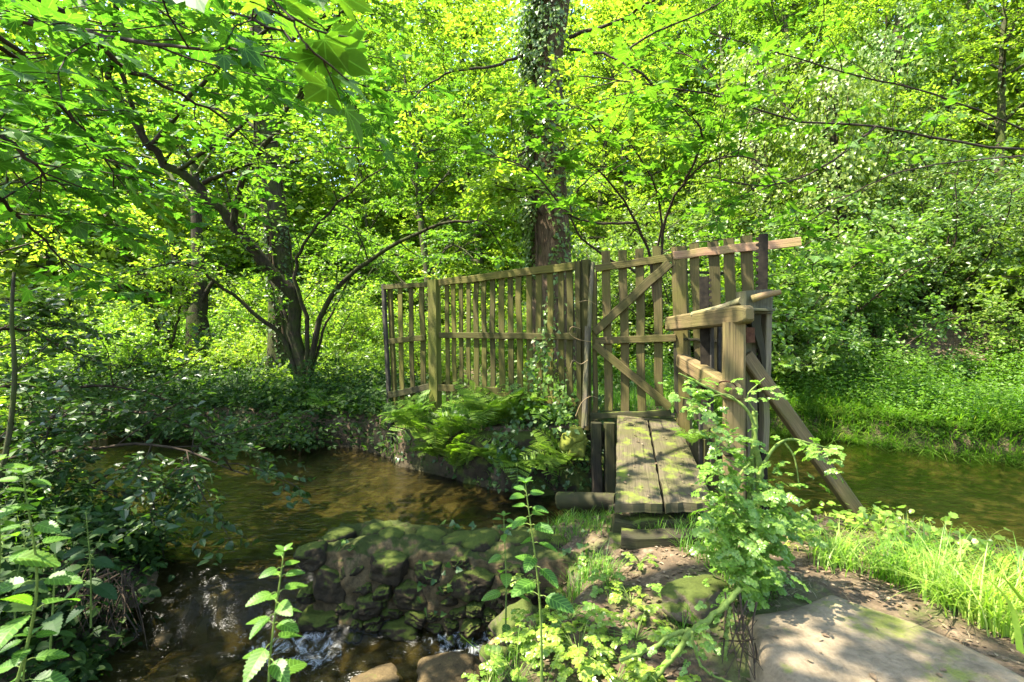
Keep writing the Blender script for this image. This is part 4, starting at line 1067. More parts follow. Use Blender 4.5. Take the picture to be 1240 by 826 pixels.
ib = at(672, 400, 10.6); ib[2] = ground_z(ib[0], ib[1]) - .2
root, q = trunk_tree('ivy_clad_tree', 'tall reddish trunk clad in ivy rising right behind the picket fence', [ib, at(668, 330, 10.6), at(662, 200, 10.6), at(660, 80, 10.6), at(672, -30, 10.6), at(676, -260, 10.6)], .40, .34, 'bark_red')
ivy_on(root, q, .40, .36, 17000, 5, .08, 0, 1, .20, side=math.pi, mat='slope_ivy')
add_boughs(root, [([at(648, 60, 10.5), at(600, 80, 10), at(540, 90, 9.6), at(470, 140, 9.4)], .035, .010, 8), ([at(690, 45, 10.4), at(760, 20, 9.8), at(830, -30, 9.4)], .04, .012, 8),
                  ([at(650, 170, 10.4), at(610, 210, 10), at(575, 270, 9.8)], .03, .008, 7), ([at(690, 60, 10.4), at(745, 70, 10), at(775, 105, 9.6), at(800, 170, 9.3)], .03, .008, 7),
                  ([at(668, 210, 10.3), at(700, 175, 9.6), at(745, 150, 9.0)], .025, .008, 7), ([at(655, 260, 10.3), at(640, 235, 9.6), at(600, 225, 9.0)], .025, .008, 7), ([at(664, 120, 10.3), at(640, 110, 9.5), at(610, 130, 8.9)], .025, .008, 7),
                  ([at(664, -60, 10.5), at(540, -90, 9.6), at(420, -60, 9)], .06, .015, 9), ([at(672, -100, 10.5), at(800, -120, 9.6), at(930, -60, 9)], .06, .015, 9)], 'twig', 'canopy_pale', 21, .12)
for nm, (px, Y, zt), sd0, lab in (('ivy_tree', (1010, 15.5, 7.0), 31, 'tree wrapped in broad shiny ivy on the slope, left of the bare earth patch'), ('ivy_tree', (1085, 17.0, 8.5), 32, 'taller tree wrapped in shiny ivy above the bare earth patch on the slope'), ('ivy_tree', (915, 17.5, 7.5), 33, 'tree wrapped in ivy on the slope behind the toothed rack')):
    b_ = at(px, 405, Y); b_[2] = ground_z(b_[0], b_[1]) - .2; h_ = np.array([0, 0, 1.0])
    root, q = trunk_tree(nm, lab, [b_, b_ + h_ * zt * .33 + [.15, 0, 0], b_ + h_ * zt * .66 + [-.1, .1, 0], b_ + h_ * zt], .26, .12, 'bark')
    ivy_on(root, q, .45, .35, 15000, sd0, .10, 0, 1, 1.5, mat='shrub')
# straight trunk on the left bank
tb = at(343, 440, 13.0); tb[2] = ground_z(tb[0], tb[1]) - .2
root, q = trunk_tree('mossy_tree', 'straight mossy grey trunk standing behind the leaning dark tree', [tb, at(343, 380, 13), at(336, 290, 13), at(325, 200, 13), at(318, 90, 13), at(312, -120, 13)], .33, .24, 'bark_grey')
ivy_on(root, q, .33, .26, 1500, 6, .09, 0, .45, .10)
add_boughs(root, [([at(325, 210, 13), at(370, 190, 12), at(415, 180, 11.5), at(480, 185, 11)], .05, .012, 10), ([at(318, 120, 13), at(270, 60, 12.2), at(190, 30, 11.6)], .06, .015, 10),
                  ([at(318, 80, 13), at(390, 20, 12.2), at(470, -10, 11.6)], .06, .015, 10), ([at(322, 160, 13), at(255, 130, 14), at(180, 120, 15)], .05, .015, 10), ([at(314, 0, 13), at(330, -90, 12), at(420, -140, 11)], .06, .015, 10)], 'bark', 'canopy', 22, .14)
# the dark leaning tree with arching limbs
lb_ = at(368, 445, 11.2); lb_[2] = ground_z(lb_[0], lb_[1]) - .15
root = empty('leaning_tree', tuple(lb_), 'dark many stemmed tree leaning left with long arching limbs on the left bank', 'tree')
B = lambda *p: [at(*a) for a in p]
add_boughs(root, [([lb_] + B((358, 375, 11.2), (330, 330, 11), (300, 292, 10.8), (262, 252, 10.6), (215, 205, 10.2), (180, 180, 9.9), (150, 120, 9.6), (130, 95, 9.4)), .155, .04, 10),
                  (B((280, 275, 10.7), (298, 210, 10.5), (330, 165, 10.2), (360, 120, 9.9), (420, 60, 9.5)), .075, .018, 9),
                  (B((246, 222, 10.4), (290, 203, 10.2), (340, 195, 10)), .05, .015, 6),
                  ([lb_] + B((380, 410, 11.1), (400, 360, 10.9), (440, 322, 10.6), (500, 286, 10.2), (560, 266, 9.9), (600, 275, 9.7)), .075, .015, 9),
                  ([lb_] + B((372, 400, 11.1), (358, 330, 10.9), (372, 290, 10.6), (420, 235, 10.2), (470, 200, 9.9)), .06, .012, 8),
                  ([lb_] + B((345, 415, 11.1), (310, 380, 10.9), (265, 345, 10.6), (225, 318, 10.4), (150, 330, 10.2)), .065, .012, 7),
                  ([lb_] + B((352, 400, 11.3), (325, 330, 11.6), (285, 270, 12)), .05, .012, 6),
                  ([lb_] + B((392, 400, 11.3), (418, 350, 11.4), (440, 290, 11.4)), .035, .01, 6),
                  ([at(180, 180, 9.9), (-5.4, 9.2, 6.6), (-3.6, 8.4, 7.2), (-1.8, 7.8, 7.3)], .05, .012, 12), ([at(130, 95, 9.4), (-5.6, 7.6, 8.0), (-3.6, 7.0, 8.6), (-2.0, 6.4, 8.8)], .05, .012, 12),
                  ([at(180, 180, 9.9), (-7.0, 8.6, 7.6), (-6.4, 7.0, 8.4)], .05, .012, 11), ([at(215, 205, 10.2), (-5.0, 9.2, 5.6), (-3.4, 8.2, 6.2), (-2.0, 7.2, 6.1)], .04, .01, 10), ([at(360, 120, 9.9), (-3.0, 8.8, 7.4), (-1.4, 8.6, 8.2)], .04, .012, 11)], 'bark', 'canopy', 23, .115, per=9, nt=6)  # the high boughs given in world points are added to shade the fence
# forked stump like tree in the clearing
sbp = at(243, 432, 17); sbp[2] = ground_z(sbp[0], sbp[1]) - .15
root = empty('forked_tree', tuple(sbp), 'short stout tree with a forked mossy trunk in the sunlit clearing', 'tree')
mb = MB(); tube(mb, spline([sbp] + B((242, 405, 17), (240, 385, 17), (243, 360, 17), (240, 300, 17), (236, 200, 17)), 14), .42, .12, 10, rag=.12); tube(mb, spline(B((238, 392, 17), (227, 372, 17), (222, 345, 16.8), (205, 290, 16.5)), 10), .20, .06, 8, rag=.1)
tube(mb, spline(B((242, 380, 17), (252, 350, 16.8), (275, 320, 16.5)), 8), .12, .04, 6); part(mb, 'trunk', M['bark'], root, True)
add_boughs(root, [(B((236, 200, 17), (190, 140, 16), (120, 110, 15)), .08, .02, 9), (B((236, 210, 17), (290, 150, 16), (340, 130, 15.5)), .08, .02, 9), (B((205, 290, 16.5), (150, 250, 15.5), (90, 240, 15)), .06, .015, 9), (B((237, 250, 17), (180, 190, 18), (110, 180, 19)), .07, .02, 9)], 'bark_grey', 'canopy_pale', 24, .15)
# coppiced hazel
hb_ = at(195, 440, 15); hb_[2] = ground_z(hb_[0], hb_[1]) - .1
root = empty('coppiced_hazel', tuple(hb_), 'thin many stemmed hazel fanning out left of the forked tree', 'shrub')
add_boughs(root, [([hb_] + B((187, 385, 15), (172, 340, 14.8), (142, 300, 14.5)), .06, .015, 6), ([hb_] + B((192, 380, 15), (196, 330, 15), (205, 285, 15)), .05, .012, 6), ([hb_] + B((205, 395, 15), (208, 340, 15.1), (212, 290, 15.2)), .055, .012, 6),
                  ([hb_] + B((178, 395, 15), (150, 355, 14.8), (128, 325, 14.5)), .045, .01, 6), ([hb_] + B((212, 400, 15), (222, 360, 15.2), (236, 325, 15.2)), .05, .012, 6)], 'bark', 'canopy_pale', 25, .12)

# ------------------------------------------------------------------ shrubs of the understorey
def shrub_parts(seed, r=1.3, h=1.8, nst=10, leaf=.085, tmpl=LEAF6, per=11, nb=9, nt=7):
    rng = np.random.default_rng(seed); wood, crown = MB(), MB(); T0, TD, TL = [], [], []
    for s in range(nst):
        a = s * 2.4 + rng.uniform(-.4, .4); sp = math.sqrt((s + .5) / nst)
        L = h * rng.uniform(.8, 1.15)
        b = wander((math.cos(a) * .08, math.sin(a) * .08, -.15), (math.cos(a) * sp * r / h * 1.3, math.sin(a) * sp * r / h * 1.3, 1), L, 6, rng, .14, -.02 + .0, .22 * sp)
        tube(wood, b, .022, .006, 5)
        for i in range(nb):
            t = .12 + .88 * (i + rng.uniform(0, 1)) / nb; k = min(int(t * 6), 5); p = b[k] + (b[k + 1] - b[k]) * (t * 6 - k)
            aa = rng.uniform(0, 6.28); d = nrm(b[k + 1] - b[k]) * .5 + np.array([math.cos(aa), math.sin(aa), rng.uniform(-.2, .5)])
            l2 = r * .42 * rng.uniform(.6, 1.2); bb = wander(p, d, l2, 3, rng, .18)
            tube(wood, bb, .008, .003, 3, cap=False)
            for w in range(nt):
                tw = (w + rng.uniform(0, 1)) / nt; k2 = min(int(tw * 3), 2); T0.append(bb[k2] + (bb[k2 + 1] - bb[k2]) * (tw * 3 - k2))
                TD.append(nrm(bb[k2 + 1] - bb[k2]) * .6 + rng.normal(size=3) * .6); TL.append(.38 * rng.uniform(.6, 1.2))
    leaf_twigs(crown, T0, TD, TL, rng, tmpl, leaf, per, .7)
    return wood, crown
def make_shrub(name, loc, label, group, leafm, rz=0, sc=1.0, **kw):
    w, c = shrub_parts(**kw); r = empty(name, loc, label, 'shrub', group, rz); r.scale = (sc,) * 3
    w.build('stems', M['twig'], r, True); c.build('foliage', M[leafm], r); return r
SG = 'shrubs covering the slope at the right'; SL = 'bushes in the understorey beyond the left bank'; SM = 'bushes behind the picket fence'
SLB = {SG: 'glossy leaved shrub among many on the slope at the right', SL: 'green bush in the understorey beyond the left bank', SM: 'green bush behind the picket fence'}
sh_protos = [dict(seed=301, r=1.5, h=2.1, nst=11), dict(seed=302, r=1.2, h=2.6, nst=10, leaf=.075), dict(seed=303, r=1.7, h=1.6, nst=12, leaf=.095)]
rng = np.random.default_rng(12); spots = []
for i in range(62):      # slope
    for _ in range(40):
        a = rng.uniform(.10, 1.0); rr = rng.uniform(13.3, 25); x, y = math.sin(a) * rr * 1.0, math.cos(a) * rr
        s_ = x * .30 + y * .954
        if x < 2.4 or s_ < 13.4: continue
        if 0.72 < x / y < .92 and s_ < 16.4: continue       # bare leaf-litter patch
        if all((x - q[0]) ** 2 + (y - q[1]) ** 2 > 1.2 for q in spots): break
    spots.append((x, y, SG, rng.uniform(.9, 1.7)))
for x, y, s in ((-8.2, 15.6, 1.2), (-6.2, 17.4, 1.3), (-10.8, 15.2, 1.2), (-12.8, 18.5, 1.5), (-9.6, 20.5, 1.6), (-6.6, 20.5, 1.5), (-15.5, 21, 1.7), (-12, 23.5, 1.8), (-9, 12.2, .8), (-12, 12.3, .9), (-6.6, 13.6, .7), (-7.4, 18.5, 1.0), (-4.3, 14.8, .8), (-10.6, 18, 1.0), (-15, 15, 1.1), (-4.0, 18, .9), (-7.8, 22, 1.2), (-17, 20, 1.2), (-5, 24, 1.3), (-11.5, 27, 1.4), (-14.5, 11.6, .9),
                (-18, 13, 1.1), (-9.5, 29, 1.6), (-3.9, 12.0, .55), (-5.2, 11.7, .5)):
    spots.append((x, y, SL, s))
for x, y, s in ((-1.6, 12.3, .8), (.3, 13.5, .9), (1.7, 12.4, .8), (-2.6, 15, 1.0), (.2, 18.5, 1.3), (2.8, 14.5, 1.0), (-1.2, 20.5, 1.3), (3.2, 19.5, 1.5), (.8, 10.6, .5)):
    spots.append((x, y, SM, s))
smade = {}
for i, (x, y, grp, sc) in enumerate(spots):
    k = (i % 3) if grp == SG else (i * 2 + 1) % 3; key = (k, grp == SG)
    loc = (x, y, gz(x, y)); rz = rng.uniform(0, 6.28)
    if key not in smade: smade[key] = make_shrub('shrub', loc, SLB[grp], grp, ['shrub', 'slope_ivy', 'canopy'][k] if grp == SG else 'canopy_pale', rz, sc, **{**sh_protos[k], 'seed': 300 + k + 10 * (grp == SG)})
    else:
        c = copy_thing(smade[key], loc, rz, sc, SLB[grp]); c['group'] = grp

# ------------------------------------------------------------------ ground cover (nobody could count it)
def field(n, xr, yr, cond, seed):
    rng = np.random.default_rng(seed); x = rng.uniform(*xr, n); y = rng.uniform(*yr, n)
    k = cond(x, y); x, y = x[k], y[k]; return np.stack([x, y, height(x, y)], 1), rng
# ivy and bramble leaves over the slope and the wood floor
P, rng = field(60000, (-16, 20), (8.8, 24), lambda x, y: (poly_sd(np.stack([x, y], 1), UP) > .05) & ((x * .3 + y * .954 > 12.3) | (x < 3)) & (vnoise(np.stack([x, y], 1), 401, 3, .25) > np.where((x / y > .70) & (x / y < .93) & (y < 16.5), .25, -.2)), 402)
P[:, 2] += rng.gamma(1.6, .07, len(P)) * (1 + np.clip(vnoise(P[:, :2], 403, 3, .3), 0, 1) * 3)
mb = MB(); scatter(mb, LEAF6, P, rng.normal(size=P.shape) * [1, 1, .4], np.array([0, -.25, 1.0]) + rng.normal(size=P.shape) * .45, rng.uniform(.06, .13, (len(P), 1)))
tag(mb.build('ground_cover', M['shrub']), 'low ivy and bramble leaves covering the wood floor and slope', 'ground cover', kind='stuff')
# lush nettles and herbs of the right bank
def rb(x, y): s = poly_sd(np.stack([x, y], 1), UP); return (s > .15) & (x * .3 + y * .954 < 14.8) & (x > 2.6) & (x < 15) & (y > 6)
P, rng = field(21000, (2.6, 15), (6.5, 16), rb, 404)
sd_ = poly_sd(P[:, :2], UP); hs = rng.uniform(.25, .95, len(P)) * np.clip(sd_ / .8, .35, 1) * (1 + .5 * vnoise(P[:, :2], 405, 3, .3))
lv, stt = [], MB()
rows_ = 7
f = (np.arange(rows_) + .7) / rows_
Q = np.repeat(P, rows_, 0); H = np.repeat(hs, rows_); ff = np.tile(f, len(P))
lean = np.repeat(rng.normal(size=(len(P), 2)) * .12, rows_, 0)
Q[:, :2] += lean * (ff * H)[:, None]; Q[:, 2] += ff * H
az = rng.uniform(0, 6.28, len(Q)); mb = MB()
for sgn in (0, math.pi):
    D = np.stack([np.cos(az + sgn), np.sin(az + sgn), rng.normal(size=len(Q)) * .3 - .15], 1)
    scatter(mb, LEAF6, Q, D, np.array([0, 0, 1.0]) + rng.normal(size=Q.shape) * .3, (.10 - .055 * ff)[:, None] * rng.uniform(.7, 1.3, (len(Q), 1)))
tag(mb.build('nettle_undergrowth', M['nettle']), 'lush knee high nettles and herbs covering the right bank behind the grass', 'undergrowth', kind='stuff')
def grass_field(name, n, xr, yr, cond, seed, h, label, mat='grass', w=(.006, .012), lean=(.2, .9), clump=None):
    P, rng = field(n, xr, yr, cond, seed); k = len(P)
    hh = rng.uniform(*h, k) * (1 + .45 * vnoise(P[:, :2], seed + 1, 3, .5))
    if name in ('near_grass', 'dead_grass'): hh *= np.clip(1.25 - .55 * (P[:, 1] - 2.7) - .22 * np.maximum(0, 3.0 - P[:, 0]), .25, 1.15)
    mb = MB(); blades(mb, P - [0, 0, .02], hh, rng.uniform(*lean, k), rng.uniform(0, 6.28, k) if clump is None else rng.normal(clump, .9, k), rng.uniform(*w, k))
    return tag(mb.build(name, M[mat]), label, 'grass', kind='stuff')
def rgrass(x, y):
    p = np.stack([x, y], 1); s = poly_sd(p, UP); return (s > -.10) & (s < 2.4) & (x > 2.9) & (y > 6.2) & (vnoise(p, 407, 3, .45) > -.75 + s * .45)
grass_field('bank_grass', 60000, (2.9, 14), (6.3, 13), rgrass, 406, (.16, .46), 'long green grass hanging over the edge of the right bank', w=(.007, .015), lean=(.3, 1.1), clump=-1.7)
def egrass(x, y):
    s = poly_sd(np.stack([x, y], 1), UP); return (s > -.14) & (s < .62) & (x > 3.0) & (y > 6.0)
grass_field('edge_grass', 52000, (2.9, 13), (6.0, 11.5), egrass, 408, (.20, .50), 'long grass drooping from the right bank into the water', w=(.006, .014), lean=(.8, 1.9), clump=-1.9)
# grass and sedge of the near bank at the right
def ngr(x, y):
    p = np.stack([x, y], 1); return (poly_sd(p, UP) > -.03) & (poly_sd(p, poly) > .10) & (x > 1.75) & (y > 2.2) & (y < 5.2) & ((y > 3.75 - .55 * np.maximum(0, x - 2.0)) | (x > 3)) & (vnoise(p, 411, 3, .8) + .35 * vnoise(p, 409, 3, 3.) > np.random.default_rng(6).uniform(-.75, .25, len(x)))
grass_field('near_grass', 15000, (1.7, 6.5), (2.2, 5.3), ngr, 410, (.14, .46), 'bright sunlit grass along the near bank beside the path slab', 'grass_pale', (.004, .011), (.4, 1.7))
grass_field('dead_grass', 4500, (1.7, 6.5), (2.2, 5.3), ngr, 422, (.08, .30), 'dead straw coloured grass among the bright grass of the near bank', 'straw', (.003, .006), (.6, 2.0))
def mgr(x, y):
    p = np.stack([x, y], 1); return (poly_sd(p, UP) > .05) & (poly_sd(p, LO) > .15) & (((x > -.15) & (x < 1.15) & (y > 3.85) & (y < 4.9) & (vnoise(p, 413, 3, .9) > -.1)) | ((x > .6) & (x < 2.2) & (y > 2.9) & (y < 4.6) & (vnoise(p, 424, 3, 1.0) > .22) & (poly_sd(p, poly) > .06)) | ((x > -.1) & (x < 1.05) & (y > 2.4) & (y < 3.9) & (vnoise(p, 414, 3, 1.1) > .35)))
grass_field('wall_grass', 14000, (-.3, 2.2), (2.3, 5), mgr, 412, (.06, .22), 'thin green grass growing on top of the broken wall left of the footbridge', 'grass', (.003, .006))
def fgr(x, y):
    p = np.stack([x, y], 1); return (poly_sd(p, UP) > .04) & (x > -2.2) & (x < 4) & (y < 11.5) & (y > 6.2) & ((y > 7.2 + -.3 * x) | (vnoise(p, 416, 3, .8) > .25))
grass_field('fence_grass', 16000, (-2.2, 4), (6.2, 11.5), fgr, 415, (.10, .42), 'green grass behind and under the picket fence', 'grass', (.006, .012))
def lgr(x, y):
    p = np.stack([x, y], 1); return (poly_sd(p, UP) > .05) & (poly_sd(p, LO) > .05) & (x < -2.5) & (y < 5) & (y > 1.6) & (vnoise(p, 418, 3, .7) > -.2)
grass_field('left_grass', 4500, (-5, -2.5), (1.6, 5), lgr, 417, (.10, .38), 'dark green grass of the near left bank among the nettles', 'grass', (.004, .009))
def fgr2(x, y): p = np.stack([x, y], 1); return (poly_sd(p, LO) > .0) & (x > -1.6) & (x < .2) & (vnoise(p, 419, 3, .9) > -.3)
grass_field('foot_grass', 900, (-1.6, .2), (1.6, 2.6), fgr2, 423, (.10, .42), 'loose green grass rising at the bottom of the photo before the white water', 'grass', (.003, .006))
def sgr(x, y):
    s = poly_sd(np.stack([x, y], 1), poly); return (s > -.05) & (s < .16) & (x > .9) & (x < 2.9) & (y > 1.9) & (y < 3.4) & (vnoise(np.stack([x, y], 1), 428, 3, 1.6) > -.1)
grass_field('slab_edge_grass', 2600, (.9, 2.9), (1.9, 3.4), sgr, 427, (.02, .10), 'short dry grass fringing the edge of the stone slab', 'straw', (.002, .004), (.3, 1.6))
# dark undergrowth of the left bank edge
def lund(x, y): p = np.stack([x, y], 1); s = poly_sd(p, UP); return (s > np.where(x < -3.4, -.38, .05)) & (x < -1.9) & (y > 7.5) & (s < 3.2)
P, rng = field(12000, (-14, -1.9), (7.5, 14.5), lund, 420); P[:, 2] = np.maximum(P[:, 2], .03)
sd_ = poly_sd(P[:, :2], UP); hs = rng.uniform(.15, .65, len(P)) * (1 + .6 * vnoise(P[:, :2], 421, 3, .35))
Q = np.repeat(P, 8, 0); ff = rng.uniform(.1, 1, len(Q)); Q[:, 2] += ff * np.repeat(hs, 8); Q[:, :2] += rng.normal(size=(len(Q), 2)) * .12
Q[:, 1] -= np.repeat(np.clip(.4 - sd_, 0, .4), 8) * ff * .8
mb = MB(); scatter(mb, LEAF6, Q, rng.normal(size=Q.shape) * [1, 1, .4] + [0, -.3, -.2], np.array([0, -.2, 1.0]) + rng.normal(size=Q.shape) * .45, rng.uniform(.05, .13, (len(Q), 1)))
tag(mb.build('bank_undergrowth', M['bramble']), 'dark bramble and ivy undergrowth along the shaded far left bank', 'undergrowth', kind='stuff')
def lund2(x, y): p = np.stack([x, y], 1); return (poly_sd(p, UP) > -.02) & (poly_sd(p, LO) > -.02) & (x < -2.45) & (x > -7) & (y > 1.7) & (y < 6.2)
P, rng = field(5200, (-7, -2.4), (1.7, 6.2), lund2, 425)
hs = rng.uniform(.15, .55, len(P)); Q = np.repeat(P, 6, 0); ff = rng.uniform(.05, 1, len(Q)); Q[:, 2] += ff * np.repeat(hs, 6); Q[:, :2] += rng.normal(size=(len(Q), 2)) * .07
mb = MB(); scatter(mb, NET, Q[::2], rng.normal(size=Q[::2].shape) * [1, 1, .3] - [0, 0, .2], np.array([0, 0, 1.0]) + rng.normal(size=Q[::2].shape) * .3, rng.uniform(.05, .12, (len(Q[::2]), 1)))
scatter(mb, LEAF6, Q[1::2], rng.normal(size=Q[1::2].shape) * [1, 1, .3] - [0, 0, .2], np.array([0, 0, 1.0]) + rng.normal(size=Q[1::2].shape) * .4, rng.uniform(.04, .09, (len(Q[1::2]), 1)))
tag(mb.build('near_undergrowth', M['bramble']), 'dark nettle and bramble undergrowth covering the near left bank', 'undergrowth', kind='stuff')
P, rng = field(2600, (1.7, 5), (2.2, 4.6), ngr, 426); P[:, 2] += rng.uniform(.0, .16, len(P))
mb = MB(); scatter(mb, UMB, P, rng.normal(size=P.shape) * [1, 1, .3], np.array([-.2, -.2, 1.0]) + rng.normal(size=P.shape) * .35, rng.uniform(.03, .075, (len(P), 1)))
tag(mb.build('creeping_herbs', M['dropwort']), 'low pale lobed herbs among the bright grass of the near bank', 'herbs', kind='stuff')
# fallen leaves on the path, planks and earth
rng = np.random.default_rng(430); L_ = []
for i in range(4200):
    x, y = rng.uniform(.2, 4), rng.uniform(2.0, 5)
    if poly_sd(np.array([[x, y]]), UP)[0] < .1: continue
    z = height(np.array([x]), np.array([y]))[0]
    if poly_sd(np.array([[x, y]]), poly)[0] < 0:
        if rng.random() < .93: continue
        z = .475 + vnoise(np.array([[x, y]]), 52, 4, .5)[0] * .025 - .03 * (x - 1.2)
    L_.append((x, y, z + .008))
for i in range(60):
    py = rng.uniform(502, 606); px = rng.uniform(752, 812 + (py - 500) * .42); q = on_deck(px, py); L_.append(tuple(q + [0, 0, .012]))
L_ = np.array(L_); mb = MB(); scatter(mb, LEAF6, L_, rng.normal(size=L_.shape) * [1, 1, .08], np.array([0, 0, 1.0]) + rng.normal(size=L_.shape) * .22, rng.uniform(.015, .045, (len(L_), 1)))
tag(mb.build('leaf_litter', M['dead_leaf']), 'brown fallen leaves lying on the path, planks and earth', 'leaves', kind='stuff')

# ------------------------------------------------------------------ ferns
def fern_mesh(seed, nf=13, L=.75):
    rng = np.random.default_rng(seed); mb = MB()
    npn = 8; V = []; F = []
    for i in range(npn):   # one pinna: little leaflets both sides of a midrib
        y0 = i / npn; w = .085 * math.sin(math.pi * (.18 + .82 * (1 - y0))) + .018
        for s in (1, -1):
            b = len(V); V += [(0, y0, 0), (s * w, y0 + .05, .02), (s * w, y0 + .12, .01), (0, y0 + .10, 0)]; F.append((b, b + 1, b + 2, b + 3) if s > 0 else (b + 3, b + 2, b + 1, b))
    PIN = (np.array(V), [np.array(F)])
    for f in range(nf):
        a = f * 2.4 + rng.uniform(-.3, .3); l = L * rng.uniform(.7, 1.15); arch = rng.uniform(.55, 1.05)
        t = np.linspace(0, 1, 24); out = l * (.25 * t + .65 * t ** 1.6) * arch; upz = l * (1.05 * t - .80 * t ** 2.2 * arch)
        C = np.stack([np.cos(a) * out, np.sin(a) * out, upz], 1); C[:, :2] += np.array([-math.sin(a), math.cos(a)]) * (rng.normal() * .12 * l * t ** 2)[:, None]
        tube(mb, C, .006, .0015, 3, m=1)
        T = nrm(np.gradient(C, axis=0)); k = np.linspace(3, 23, 15).astype(int); side = np.array([-math.sin(a), math.cos(a), 0.0])
        prof = np.sin(np.pi * (.12 + .86 * ((k - 3) / 20))) ** .8 * l * .26 + .012
        nn = nrm(np.cross(side, T[k])); nn *= np.sign(nn[:, 2:3] + 1e-6)
        for s in (1, -1):
            scatter(mb, PIN, C[k], side * s + T[k] * .38 - nn * .12, nn, prof[:, None] * np.array([[1.0, 1, 1]]), 0)
    return mb
fmesh = [fern_mesh(501, 13, .95).data('fern_fronds', [M['fern'], M['stem']]), fern_mesh(502, 11, .85).data('fern_fronds', [M['fern'], M['stem']])]
FG = 'ferns on the bank below the picket fence'
fspots = [(520, 520, 7.35, 1.15, 0, 'big fern at the water end of the fence bank'), (575, 515, 6.9, 1.3, 1, 'widest fern in the middle of the fence bank with arching fronds'), (615, 505, 6.8, 1.2, 0, 'tall fern close below the right half of the picket fence'), (640, 545, 6.5, .95, 1, 'fern low on the right half of the fence bank'), (550, 550, 6.9, 1.0, 0, 'fern touching the water at the corner of the fence bank'),
          (500, 500, 7.5, 1.0, 0, 'fern at the left foot of the picket fence, above the sunlit leaf litter'), (545, 508, 7.0, .95, 1, 'broad fern with spreading fronds on the fence bank, below the middle of the fence'),
          (590, 500, 6.95, 1.1, 0, 'tallest fern on the fence bank, its fronds reaching up in front of the pickets'), (628, 520, 6.65, 1.0, 1, 'fern drooping over the dark revetment below the fence'),
          (655, 510, 6.7, .8, 0, 'fern beside the ivy at the right part of the picket fence'), (565, 540, 6.75, .85, 1, 'low fern hanging over the water edge below the fence'),
          (530, 535, 7.2, .7, 0, 'small bright fern near the grey metal end post of the fence'), (622, 548, 6.4, 1.0, 1, 'dark fern hanging over the middle of the revetment'), (678, 540, 6.3, .8, 0, 'fern hanging over the revetment beside the moss cushion'), (602, 545, 6.55, .8, 0, 'fern hanging down the revetment at the bend of the bank')]
for px, py, Y, sc, k, lab in fspots:
    p = at(px, py, Y); p[2] = max(ground_z(p[0], p[1]), p[2] - .25, .1)
    o = bpy.data.objects.new('fern', fmesh[k]); COL.objects.link(o); o.location = p; o.scale = (sc * .82,) * 3; o.rotation_euler = (.3, 0, random.uniform(0, 6)); tag(o, lab, 'fern', FG)
for px, py, sc, k, lab in ((395, 500, .8, 0, 'fern hanging over the dark left bank beside the leaning tree'), (345, 505, .7, 1, 'fern in the dark undergrowth left of the leaning tree foot'), (250, 480, .9, 0, 'fern in the shade below the forked tree'), (430, 505, .7, 1, 'fern on the left bank close to the grey metal fence post')):
    p = on_ground(px, py, 8.2); o = bpy.data.objects.new('fern', fmesh[k]); COL.objects.link(o); o.location = p; o.scale = (sc * .8,) * 3; o.rotation_euler = (.2, 0, random.uniform(0, 6)); tag(o, lab, 'fern', 'ferns on the far left bank')
p = at(838, 540, 4.85); o = bpy.data.objects.new('fern', fmesh[1]); COL.objects.link(o); o.location = p; o.scale = (.38,) * 3; tag(o, 'small dark fern growing between the planks and the handrail', 'fern')

# ------------------------------------------------------------------ nettles in the foreground
def nettle_plant(label, base, tip, leaf, n, seed, group=None, name='nettle', mat='nettle', t0=.18):
    rng = np.random.default_rng(seed); base, tip = np.asarray(base, float), np.asarray(tip, float)
    root = empty(name, tuple(base), label, 'nettle', group)
    H = np.linalg.norm(tip - base); mid = (base + tip) / 2 + rng.normal(size=3) * .03 * H
    q = spline([base, mid, tip], 16); st = MB(); tube(st, q, .0055 * (H / .6) ** .5, .0022, 6)
    fo = MB(); ph = rng.uniform(0, 3)
    for i in range(n):
        t = t0 + (.97 - t0) * min(1, max(0, (i + rng.uniform(-.3, .3)) / (n - 1))) ** .7; k = min(int(t * 15), 14); c = q[k] + (q[k + 1] - q[k]) * (t * 15 - k)
        sz = leaf * (1.05 - .62 * max(0, t - .45) / .55 - (.35 if t < .3 else 0)) * rng.uniform(.85, 1.12)
        for s in (0, math.pi):
            if rng.random() < .10: continue
            a = ph + i * math.pi / 2 + s + rng.normal() * .32; el = .22 + .5 * (t - .5) - rng.uniform(-.05, .4)
            d = np.array([math.cos(a) * math.cos(el), math.sin(a) * math.cos(el), math.sin(el)])
            pt = c + d * sz * .30; tube(st, [c, c + d * sz * .2 + [0, 0, .004], pt], .0022, .0015, 4, cap=False)
            dd = d + np.array([0, 0, -.16]); scatter(fo, NET, [pt], [dd], [np.array([0, 0, 1.0]) + d * .45 + [0, -.35, 0] + rng.normal(size=3) * .15], [[sz * 1.05, sz, sz]])
    for a in (0, 1.57, 3.14, 4.71):
        d = np.array([math.cos(a + ph), math.sin(a + ph), .8]); scatter(fo, NET, [q[-1]], [d], [np.array([0, 0, 1.0]) - d * .2], [[leaf * .35] * 3])
    part(st, 'stem', M['stem'], root, True); part(fo, 'leaves', M[mat], root); return root
def npx(pb, Yb, pt, Yt, **k): return nettle_plant(base=at(*pb, Yb), tip=at(*pt, Yt), **k)
npx((656, 880), 2.35, (636, 585), 2.25, leaf=.135, n=11, t0=.50, seed=601, label='tall nettle with serrated leaves growing in front of the middle of the stone wall')
npx((612, 775), 3.3, (610, 625), 3.2, leaf=.13, n=6, seed=602, label='second nettle close behind the tall one at the stone wall')
npx((326, 930), 1.85, (344, 668), 1.75, leaf=.115, n=10, t0=.42, seed=603, label='slender bright nettle standing alone in front of the rapids')
LN = 'nettles on the near left bank'
